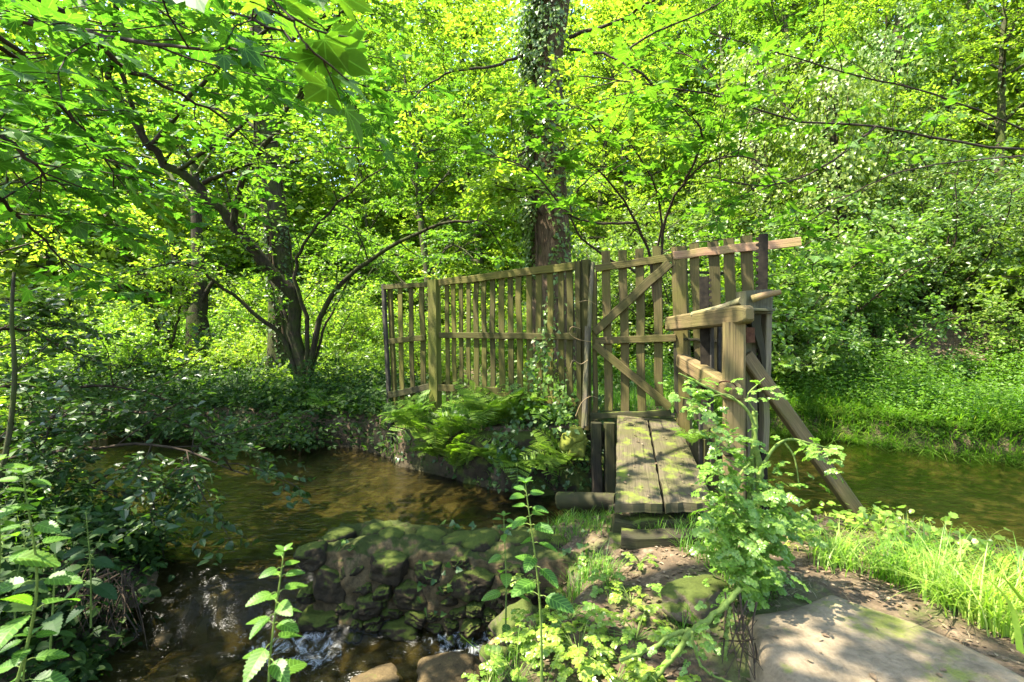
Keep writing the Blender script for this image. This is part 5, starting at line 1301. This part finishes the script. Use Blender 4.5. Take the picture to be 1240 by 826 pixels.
for i, (pb, Yb, pt, Yt, lf, n, lab) in enumerate([
        ((12, 860), 1.75, (28, 575), 1.65, .125, 7, 'nearest tall nettle at the left photo edge with large pale leaves'),
        ((-30, 840), 1.7, (-5, 560), 1.6, .12, 7, 'nettle reaching in past the left photo edge'),
        ((60, 800), 2.6, (70, 622), 2.5, .13, 8, 'dark broad leaved nettle behind the pale one on the left bank'),
        ((110, 760), 3.0, (104, 618), 2.9, .13, 8, 'shaded nettle beside the root tangle over the water'),
        ((20, 780), 3.0, (35, 640), 3.0, .13, 7, 'shaded nettle at the back of the left bank cluster'),
        ((85, 745), 3.3, (128, 640), 3.2, .12, 7, 'nettle leaning out over the stream from the left bank'),
        ((30, 850), 1.8, (35, 770), 1.75, .12, 5, 'short nettle with two bright leaves in the lower left corner'),
        ((-15, 800), 2.3, (5, 655), 2.2, .12, 7, 'dark nettle behind the nearest one at the left edge')]):
    npx(pb, Yb, pt, Yt, leaf=lf, n=n, seed=610 + i, label=lab, group=LN, mat='nettle' if Yb < 2 else 'bramble')  # back nettles take the darker leaves, shade put into their colour

# ------------------------------------------------------------------ water dropwort: celery like plant by the handrail
def compound(seed=0, lobes=5):
    """one compound leaf, about 1 long: midrib with pairs of lobed leaflets"""
    rng = np.random.default_rng(seed); mb = MB(); tube(mb, [(0, 0, 0), (0, .5, .03), (0, 1, -.06)], .014, .006, 3, m=1)
    for i, y in enumerate((.30, .55, .78)):
        for s in (1, -1):
            sz = .34 - .07 * i; d = np.array([s, .55, -.05]); b = np.array([0, y, .02])
            tube(mb, [b, b + nrm(d) * sz * .4], .008, .005, 3, m=1, cap=False)
            for j, (off, tw) in enumerate(((.4, 0), (.25, .9), (.25, -.9))):
                dd = np.array([d[0] * math.cos(tw) - d[1] * math.sin(tw), d[0] * math.sin(tw) + d[1] * math.cos(tw), -.12])
                scatter(mb, UMB, [b + nrm(d) * sz * off], [dd], [np.array([rng.normal() * .25, rng.normal() * .25, 1])], [[sz * .78, sz * .62, sz * .6]], 0)
    for tw in (0, .8, -.8):
        scatter(mb, UMB, [np.array([0, .9, -.03])], [np.array([math.sin(tw), math.cos(tw), -.2])], [np.array([rng.normal() * .2, rng.normal() * .2, 1])], [[.26, .30, .3]], 0)
    V = np.concatenate(mb.V); F0 = [f for f, m in zip(mb.F, mb.M) if m == 0]; F1 = [f for f, m in zip(mb.F, mb.M) if m == 1]
    return V, F0, F1
CPD = [compound(s) for s in (1, 2, 3)]
def put_compound(mb, P, D, N, S, rng):
    P = np.asarray(P); w = rng.integers(0, 3, len(P))
    for j, (V, F0, F1) in enumerate(CPD):
        k = w == j
        if not k.any(): continue
        n0 = mb.n
        scatter(mb, (V, F0), P[k], D[k], N[k], S[k], 0)
        off = (np.arange(k.sum()) * len(V))[:, None, None] + n0   # stalks share the same vertices
        for f in F1:
            mb.F.append((f[None] + off).reshape(-1, f.shape[1])); mb.M.append(1)
rng = np.random.default_rng(701)
db = at(905, 720, 3.05)
dw = empty('water_dropwort', tuple(db), 'tall celery like plant with thick pale stems and bright leaves in front of the handrail', 'plant')
st = MB()
main = [([(912, 720), (917, 640), (918, 590), (914, 520), (898, 490), (868, 475), (838, 460), (822, 452)], 3.05, .016, .004),
        ([(917, 600), (921, 570), (914, 540)], 3.05, .02, .017), ([(919, 575), (935, 545), (955, 532), (985, 538), (1010, 545)], 3.0, .013, .003), ([(950, 536), (962, 555), (968, 590)], 3.0, .008, .003),
        ([(903, 720), (908, 600), (914, 520), (914, 498)], 3.08, .018, .016), ([(915, 500), (905, 480), (918, 465), (926, 458)], 3.05, .006, .003), ([(908, 560), (893, 580), (880, 610)], 3.0, .010, .004),
        ([(898, 490), (880, 478), (850, 482)], 3.0, .007, .003), ([(905, 640), (880, 600), (868, 560), (866, 520)], 2.95, .008, .003)]
def jointed(mb, q, r0, r1, k=8):
    t = np.linspace(0, 1, len(q)); ph_ = random.uniform(0, 1)
    node = np.exp(-((((t * len(q) / 7 + ph_) % 1) - .5) / .10) ** 2)
    sweep(mb, q, circ(1.0, k, .07), None, 0, True, (r0 + (r1 - r0) * t) * (1 + .30 * node))
for pts, Y, r0, r1 in main: jointed(st, spline([at(a, b, Y) for a, b in pts], 30), r0 * .85, r1)
# thick fallen stems at the bottom
for pts, Y, r0, r1 in (([(897, 712), (868, 742), (838, 765), (815, 795), (780, 835)], 2.45, .013, .015), ([(846, 762), (815, 768), (790, 785), (750, 800)], 2.5, .013, .008),
                       ([(884, 735), (880, 765), (878, 800)], 2.45, .008, .009), ([(838, 765), (842, 790), (855, 812), (890, 830)], 2.35, .006, .005)):
    q_ = spline([at(a, b, Y) for a, b in pts], 36); q_[1:-1] += np.random.default_rng(int(Y * 1000)).normal(size=(34, 3)) * .0025; jointed(st, q_, r0, r1)
part(st, 'stem', M['stem'], dw, True)
fo = MB(); P, S = [], []
def cluster(px, py, sx, sy, Y, n, size):
    for _ in range(n):
        P.append(at(px + rng.normal() * sx, py + rng.normal() * sy, Y + rng.normal() * .12)); S.append([.82 * size * rng.uniform(.6, 1.2)])
cluster(905, 640, 22, 46, 3.0, 180, .125); cluster(925, 660, 22, 26, 2.95, 60, .13); cluster(880, 590, 14, 30, 3.0, 60, .11); cluster(890, 545, 16, 18, 3.0, 30, .10); cluster(905, 685, 18, 18, 2.9, 70, .12)
cluster(800, 790, 16, 14, 2.5, 16, .08); cluster(850, 775, 12, 10, 2.45, 14, .07); cluster(872, 742, 10, 8, 2.5, 10, .07); cluster(835, 480, 14, 12, 3.05, 22, .10); cluster(862, 500, 14, 14, 3.0, 20, .09); cluster(848, 470, 12, 8, 3.05, 12, .09); cluster(985, 545, 11, 7, 3.0, 20, .09); cluster(955, 590, 14, 14, 2.95, 22, .10); cluster(1005, 565, 10, 12, 3.0, 12, .08)
cluster(920, 472, 14, 10, 3.05, 14, .08); cluster(940, 620, 14, 14, 2.95, 24, .12); cluster(870, 640, 10, 20, 2.9, 30, .11)
P = np.array(P); S = np.array(S); a = rng.uniform(0, 6.28, len(P))
D = np.stack([np.cos(a), np.sin(a) * .9 - .25, rng.normal(size=len(P)) * .35 - .15], 1)
put_compound(fo, P, D, np.array([-.1, -.25, 1.0]) + rng.normal(size=P.shape) * .3, S, rng)
part(fo, 'foliage', [M['dropwort'], M['stem']], dw)
# pale parsley like rosettes at the bottom centre
PG = 'pale parsley plants at the foot of the wall'
for i, (px, py, Y, n, sz, lab) in enumerate([(700, 822, 2.75, 40, .17, 'largest pale parsley rosette at the bottom between the stones'), (655, 800, 3.0, 30, .15, 'pale parsley plant under the tall nettle'), (770, 790, 2.8, 30, .15, 'parsley plant right of the large rosette under the thick celery stem'),
                                            (625, 835, 2.65, 24, .14, 'parsley plant at the bottom photo edge left of the large rosette'), (815, 720, 3.1, 22, .12, 'small parsley plant beside the smooth boulder'), (735, 725, 3.4, 16, .11, 'little pale herb on the broken end of the wall'),
                                            (810, 840, 2.3, 30, .15, 'parsley plant at the bottom edge under the fallen stems'), (720, 690, 3.7, 14, .09, 'little green herb among the grass on the wall'), (665, 735, 3.35, 18, .09, 'small parsley plant hanging from the wall beside the tall nettle'), (590, 822, 2.9, 26, .11, 'leftmost parsley plant of the bottom edge beside the wet stones'),
        (765, 745, 3.1, 20, .10, 'small parsley plant between the large rosette and the boulder'), (690, 765, 3.1, 26, .11, 'parsley plant just above the largest rosette'), (745, 835, 2.5, 30, .13, 'parsley plant below the largest rosette at the bottom edge'), (640, 690, 3.75, 16, .08, 'tiny herb on the wall crest behind the tall nettle'), (775, 690, 3.6, 18, .09, 'small herb on bare earth in front of the timber step')]):
    b = at(px, py, Y); b[2] = max(b[2] - .1, ground_z(b[0], b[1])); n = int(n * .75); sz *= .85; r_ = empty('parsley_plant', tuple(b), lab, 'plant', PG); rr_ = np.random.default_rng(720 + i); a = rr_.uniform(0, 6.28, n); el = rr_.uniform(.1, 1.2, n)
    Dd = np.stack([np.cos(a) * np.cos(el), np.sin(a) * np.cos(el), np.sin(el)], 1); st = MB(); fo = MB(); tips = b + Dd * (sz * rr_.uniform(.6, 1.4, (n, 1)))
    for t in tips: tube(st, [b, (b + t) / 2 + [0, 0, .01], t], .003, .002, 4, cap=False)
    Dl = Dd * [1, 1, .2] - [0, 0, .15]; put_compound(fo, tips, Dl, np.array([0, -.15, 1.0]) + rr_.normal(size=Dl.shape) * .25, np.full((n, 1), sz) * rr_.uniform(.6, 1.2, (n, 1)), rr_)
    part(st, 'stem', M['stem'], r_); part(fo, 'foliage', [M['dropwort'], M['stem']], r_)
# sedge tufts on the near bank at the right
TG = 'grass tufts on the near bank'
for i, (px, py, Y, n, h, mt, lab) in enumerate([(1012, 690, 3.45, 130, .34, 'grass_pale', 'drooping pale sedge tuft at the left end of the near grass'), (1085, 715, 3.3, 150, .42, 'grass', 'green tuft beside the drooping sedge'), (1145, 740, 3.0, 170, .45, 'grass_pale', 'bright yellowish tuft in full sun'),
                                               (1200, 760, 2.8, 170, .46, 'grass_pale', 'tall bleached tuft near the right photo edge'), (1235, 700, 3.3, 120, .45, 'grass', 'tuft of upright blades at the right edge by the water'), (1120, 690, 3.7, 120, .40, 'grass', 'tuft at the water edge behind the bright one')]):
    b = at(px, py, Y); b[2] = ground_z(b[0], b[1]); rr_ = np.random.default_rng(740 + i); Pq = np.tile(b, (n, 1)) + np.c_[rr_.normal(size=(n, 2)) * .07, np.zeros(n)]
    mb = MB(); blades(mb, Pq, h * rr_.uniform(.5, 1.15, n), rr_.uniform(.3, 1.3, n), rr_.uniform(0, 6.28, n), rr_.uniform(.005, .011, n), 6); tag(mb.build('grass_tuft', M[mt]), lab, 'grass tuft', TG)
mb = MB()
for pts, w in (([(1236, 790), (1225, 735), (1195, 700), (1150, 668), (1115, 636)], .016), ([(1250, 740), (1215, 700), (1170, 680), (1125, 690)], .012), ([(1240, 730), (1205, 690), (1160, 672)], .010)):
    q = spline([at(a, b, 2.45) for a, b in pts], 18); t = np.linspace(0, 1, 18); s_ = np.array([-.45, .75, .3]); s_ /= np.linalg.norm(s_)
    V = np.stack([q - s_ * (w * (1.02 - t))[:, None], q + s_ * (w * (1.02 - t))[:, None]], 1).reshape(-1, 3); F = np.array([(2 * i, 2 * i + 1, 2 * i + 3, 2 * i + 2) for i in range(17)]); mb.add(V, F)
tag(mb.build('bent_reed', M['grass_pale']), 'long bent reed blades arching over the bright grass at the right', 'reed')

# ivy climbing the fence near the hinge post, rank growth at its foot
rng = np.random.default_rng(760); P = []
for pts in ([(640, 500), (645, 450), (655, 420), (662, 400)], [(655, 505), (650, 470), (640, 440)], [(668, 505), (672, 470), (660, 440), (668, 425)], [(690, 505), (684, 490), (676, 470)]):
    q = spline(pts, 24)
    for a, b in q:
        for _ in range(3): P.append(at(a + rng.normal() * 6, b + rng.normal() * 5, Yf(a) - .12 - abs(rng.normal()) * .05))
for _ in range(110): a = rng.uniform(610, 700); P.append(at(a, 505 + rng.normal() * 14 + (a - 600) * .05, Yf(a) - .25 - rng.uniform(0, .3)))
P = np.array(P); mb = MB(); scatter(mb, IVY, P, rng.normal(size=P.shape) * [1, .5, .6] - [0, .2, .6], np.array([-.3, -1, .5]) + rng.normal(size=P.shape) * .55, rng.uniform(.025, .072, (len(P), 1)))
tag(mb.build('climbing_ivy', M['shrub']), 'ivy and bramble climbing the right part of the picket fence', 'ivy')
P, rng = field(3600, (-2.0, 1.3), (6.3, 8.3), lambda x, y: poly_sd(np.stack([x, y], 1), UP) > .02, 765)
P[:, 2] += rng.uniform(0, .22, len(P)); k = len(P); P2 = np.stack([rng.uniform(-.3, 1.3, 500), rng.uniform(6.15, 6.3, 500), rng.uniform(.1, .85, 500)], 1)
P2 = P2[vnoise(P2, 766, 3, 1.2) > .05]
uu = rng.uniform(.2, WL + .2, 420); bb_ = rng.uniform(-.02, .55, 420); P3_ = np.c_[WA[None] + wdir * uu[:, None] - wnorm * bb_[:, None], .31 + rng.uniform(0, .06, 420)]
P3_ = P3_[vnoise(P3_, 767, 3, 1.0) + uu * .25 > .35]; P4_ = np.c_[WA[None] + wdir * rng.uniform(.9, WL + .2, 160)[:, None] + wnorm * rng.uniform(.05, .12, 160)[:, None], rng.uniform(-.1, .3, 160)]; P4_ = P4_[vnoise(P4_, 768, 3, 1.2) > .12]
P = np.vstack([P, P2, P3_, P4_]); mb = MB()
scatter(mb, IVY, P, rng.normal(size=P.shape) - [0, .3, .5], np.array([0, -.5, .8]) + rng.normal(size=P.shape) * .4, rng.uniform(.03, .075, (len(P), 1)))
tag(mb.build('bank_ivy', M['ivy']), 'small leaved ivy creeping over the fence bank, its revetment and the stone wall', 'ground cover', kind='stuff')

# ------------------------------------------------------------------ sycamore boughs near the camera, holly over the stream
def bough_thing(name, label, cat, starts, leaf, seed, tmpl=SYC, leafm='syc', bark='twig', nt=4, per=5, twl=.42, flat=.30):
    root = empty(name, tuple(starts[0][0][0]), label, cat); add_boughs(root, starts, bark, leafm, seed, leaf, tmpl, per, nt, 'foliage', flat, twl); return root
syc_base = np.array([-4.6, 2.0, gz(-4.6, 2.0)])
crot = np.array([-4.5, 2.2, 4.2])
root = empty('sycamore_tree', tuple(syc_base), 'big sycamore on the near left bank whose leafy boughs hang over the stream', 'tree')
mb = MB(); tube(mb, spline([syc_base, (-4.7, 2.1, 2), crot, (-4.1, 2.4, 7.5), (-3.9, 2.3, 11)], 16), .26, .08, 10, rag=.06); part(mb, 'trunk', M['bark_grey'], root, True)
J = lambda *p: [crot] + [at(*a) for a in p]
add_boughs(root, [(J((0, 15, 4.0), (100, 38, 3.8), (200, 55, 3.6), (330, 62, 3.4)), .030, .006, 10), (J((0, 60, 4.6), (80, 130, 5.0), (160, 240, 5.6)), .03, .006, 9), (J((20, -40, 4.2), (160, -10, 4.2), (300, 20, 4.2), (390, 70, 4.2)), .035, .006, 11),
                  (J((-60, 120, 3.6), (30, 190, 3.9), (80, 230, 4.2)), .03, .006, 9), (J((60, 10, 4.6), (150, 80, 5.2), (250, 130, 5.8), (330, 190, 6.4)), .04, .006, 11), (J((-40, 20, 4.2), (60, 110, 5.0), (120, 200, 5.6)), .035, .006, 10),
                  (J((-60, 200, 3.8), (20, 260, 4.4), (90, 330, 5.0)), .03, .006, 9), (J((100, -60, 4.5), (260, -40, 5.2), (420, -20, 5.8)), .04, .006, 11), (J((-100, 60, 5.5), (-20, 160, 6.5), (60, 260, 7.2)), .04, .006, 10),
                  ([crot, (-3.2, 3.4, 6.2), (-1.8, 4.4, 7.0), (-.6, 5.4, 7.1)], .06, .01, 12), ([np.array([-4.1, 2.4, 7.5]), (-3.2, 1.2, 8.6), (-2.0, .4, 9.0)], .06, .01, 12), ([np.array([-4.1, 2.4, 7.5]), (-4.8, 4.2, 8.6), (-4.9, 6.0, 8.8)], .06, .01, 12),
                  ([np.array([-3.9, 2.3, 10]), (-2.9, 3.0, 11), (-1.8, 3.4, 11.3)], .05, .01, 11), ([crot, (-5.6, 3.8, 6.2), (-6.6, 5.4, 6.6)], .05, .01, 11), ([crot, (-5.6, 2.0, 5.4), (-7.0, 1.6, 6.0)], .05, .01, 11), ([crot, (-5.0, 1.0, 5.2), (-5.6, -.2, 5.6)], .05, .01, 10), ([crot + [0, 0, 1.5], (-5.8, 2.8, 6.9), (-7.0, 3.4, 7.4)], .05, .01, 11), ([np.array([-4.1, 2.4, 7.2]), (-3.0, 1.5, 7.5), (-2.0, 1.0, 7.3)], .05, .01, 8)], 'twig', 'syc', 801, .125, SYC, 6, 4, 'crown', .32, .5)  # last boughs are out of view, added to shade the nettles and dapple the slab
# close spray at the top
bough_thing('sycamore_spray', 'close hanging sycamore spray with big pale lobed leaves at the top of the photo', 'branch', [([at(250, -90, 1.7), at(310, -20, 1.65), at(350, 20, 1.6), at(372, 60, 1.58)], .006, .003, 5)], .13, 802, nt=1, per=4, twl=.22)
# young sycamore before the ivy clad trunk
yb = at(800, 470, 8.6); yb[2] = ground_z(yb[0], yb[1]) - .1
bough_thing('young_sycamore', 'young sycamore spreading big pale translucent leaves above the gate', 'tree', [([yb, at(790, 330, 8.2), at(770, 270, 7.6), at(735, 215, 6.9), at(690, 185, 6.3)], .03, .006, 7), ([yb, at(800, 300, 8.2), at(830, 220, 7.4), at(880, 190, 6.8), at(930, 200, 6.4)], .03, .006, 7),
            ([at(770, 270, 7.6), at(700, 265, 7.0), at(640, 205, 6.6), at(575, 185, 6.4)], .02, .005, 6), ([at(790, 330, 8.2), at(800, 250, 7.6), at(760, 170, 6.8), at(700, 130, 6.3)], .02, .005, 6), ([at(830, 220, 7.4), at(850, 160, 6.8), at(800, 110, 6.3)], .02, .005, 5)], .14, 803, nt=4, per=5)
bough_thing('curved_sapling', 'thin bare curving sapling stem behind the hinge post', 'sapling', [([at(770, 330, 7.6), at(735, 312, 7.4), at(702, 285, 7.2), at(690, 250, 7.1), at(715, 215, 7.0), at(760, 190, 6.9)], .022, .006, 4)], .13, 804, nt=2, per=4)
# long bare boughs from the right tree
rtb = np.array([10.5, 9.6, 0]); rtb[2] = gz(10.5, 9.6)
root = empty('right_bank_sycamore', tuple(rtb), 'sycamore on the right bank with long horizontal boughs reaching left above the fence', 'tree')
mb = MB(); tube(mb, spline([rtb, (10.6, 9.6, 4), (10.4, 9.5, 9), (10.5, 9.4, 13)], 14), .22, .07, 9, rag=.06); part(mb, 'trunk', M['bark_grey'], root, True)
c0 = np.array([10.5, 9.6, 5.4])
add_boughs(root, [([c0, at(1180, 175, 8.6), at(1060, 153, 8), at(960, 145, 7.6), at(880, 120, 7.3), at(790, 102, 7.2), at(700, 92, 7.2)], .022, .008, 12), ([c0, at(1150, 120, 8.4), at(1030, 90, 7.8), at(930, 60, 7.4), at(860, 40, 7.2)], .016, .006, 11),
                  ([at(1060, 153, 8), at(1000, 200, 7.6), at(930, 225, 7.2), at(850, 212, 7.0)], .02, .006, 7), ([c0, at(1130, 200, 8.0), at(1040, 230, 7.5), at(960, 290, 7.2), at(1010, 330, 7.0)], .014, .004, 9), ([at(880, 120, 7.3), at(840, 70, 7.6), at(780, 60, 8.0)], .018, .005, 5),
                  ([at(790, 102, 7.2), at(760, 60, 7.0), at(860, 10, 6.8), at(905, -20, 6.6)], .02, .005, 6), ([c0 + [0, 0, 3], at(1100, -40, 7.4), at(960, -60, 6.8), at(820, -50, 6.4)], .05, .01, 11), ([c0 + [0, 0, 1.5], (9.6, 7.4, 7.6), (8.6, 5.6, 7.8)], .05, .01, 10), ([c0 + [0, 0, 4], (8.2, 8.2, 10.8), (6.2, 7.2, 11.2)], .05, .01, 11)], 'twig', 'syc', 805, .115, SYC, 5, 3, 'crown', .32, .5)
# holly over the stream at the left
hs = np.array([-5.6, 5.0, .55]); hs[2] = gz(-5.6, 5.0)
bough_thing('holly_bush', 'dark glossy holly leaning over the stream from the left with bare lower branches', 'shrub',
            [([hs, at(-20, 640, 4.9), at(60, 612, 4.9), at(150, 566, 4.8)], .035, .008, 4), ([hs, at(0, 560, 5.2), at(90, 545, 5.2), at(200, 540, 5.1), at(300, 575, 5.0)], .03, .006, 12), ([hs, at(20, 520, 5.6), at(110, 500, 5.7), at(200, 505, 5.6), at(280, 545, 5.4)], .03, .006, 12),
             ([hs, at(-30, 480, 5.4), at(40, 470, 5.8), at(150, 470, 6.1), at(250, 500, 6.1)], .03, .006, 12), ([hs, at(-20, 420, 5.4), at(30, 400, 5.8), at(90, 430, 6.2)], .03, .006, 11), ([at(150, 566, 4.8), at(175, 575, 4.7), at(188, 620, 4.6), at(203, 695, 4.5)], .008, .004, 2), ([at(90, 595, 4.9), at(110, 590, 4.8), at(155, 612, 4.7), at(165, 660, 4.6)], .007, .003, 3),
             ([hs, at(-40, 600, 4.6), at(20, 580, 4.5), at(70, 560, 4.6)], .02, .005, 8)], .085, 806, LEAF6, 'holly', 'twig', 8, 10, .34, .6)
mb = MB(); tube(mb, spline([at(-8, 640, 4.2) - [0, 0, .3], at(-2, 600, 4.2), at(12, 520, 4.2), at(18, 450, 4.25), at(14, 385, 4.3), at(17, 330, 4.4)], 14), .024, .012, 7, rag=.06)
tag(mb.build('bare_pole_sapling', M['bark_grey'], smooth=True), 'pale straight sapling stem at the left photo edge', 'sapling')
# root tangle on the near left bank
rng = np.random.default_rng(820); mb = MB()
for i in range(110):
    a = at(rng.uniform(75, 160), rng.uniform(685, 740), rng.uniform(3.55, 3.9)); b = a + np.array([rng.normal() * .12 + .02, -rng.uniform(.0, .25), -rng.uniform(.10, .42)])
    q = spline([a, (a + b) / 2 + rng.normal(size=3) * .05, b], 7); tube(mb, q, rng.uniform(.002, .008), .0015, 4, cap=False)
tag(mb.build('root_tangle', M['twig']), 'tangle of brown roots hanging from the near left bank over the dark water', 'roots')
# fallen log on the right bank
p = on_ground(1150, 488, 8); q = on_ground(1192, 478, 8); mb = MB(); tube(mb, spline([p + [0, 0, .10], (p + q) / 2 + [0, 0, .22], q + [0, 0, .24]], 10), .13, .09, 9, rag=.12)
tag(mb.build('log', M['bark_red'], smooth=True), 'short mossy fallen log lying in the grass of the right bank', 'log')
# dry roots and sticks beside the slab
rng = np.random.default_rng(840); mb = MB()
for i in range(16):
    a = at(rng.uniform(870, 918), rng.uniform(712, 775), 2.62); b = at(rng.uniform(870, 930), rng.uniform(770, 850), 2.35); b[2] = max(b[2], .40)
    tube(mb, spline([a, (a + b) / 2 + rng.normal(size=3) * .02, b], 8), rng.uniform(.002, .007), .002, 4)
tag(mb.build('dry_roots', M['twig']), 'bundle of dry brown roots running down beside the stone slab', 'roots')
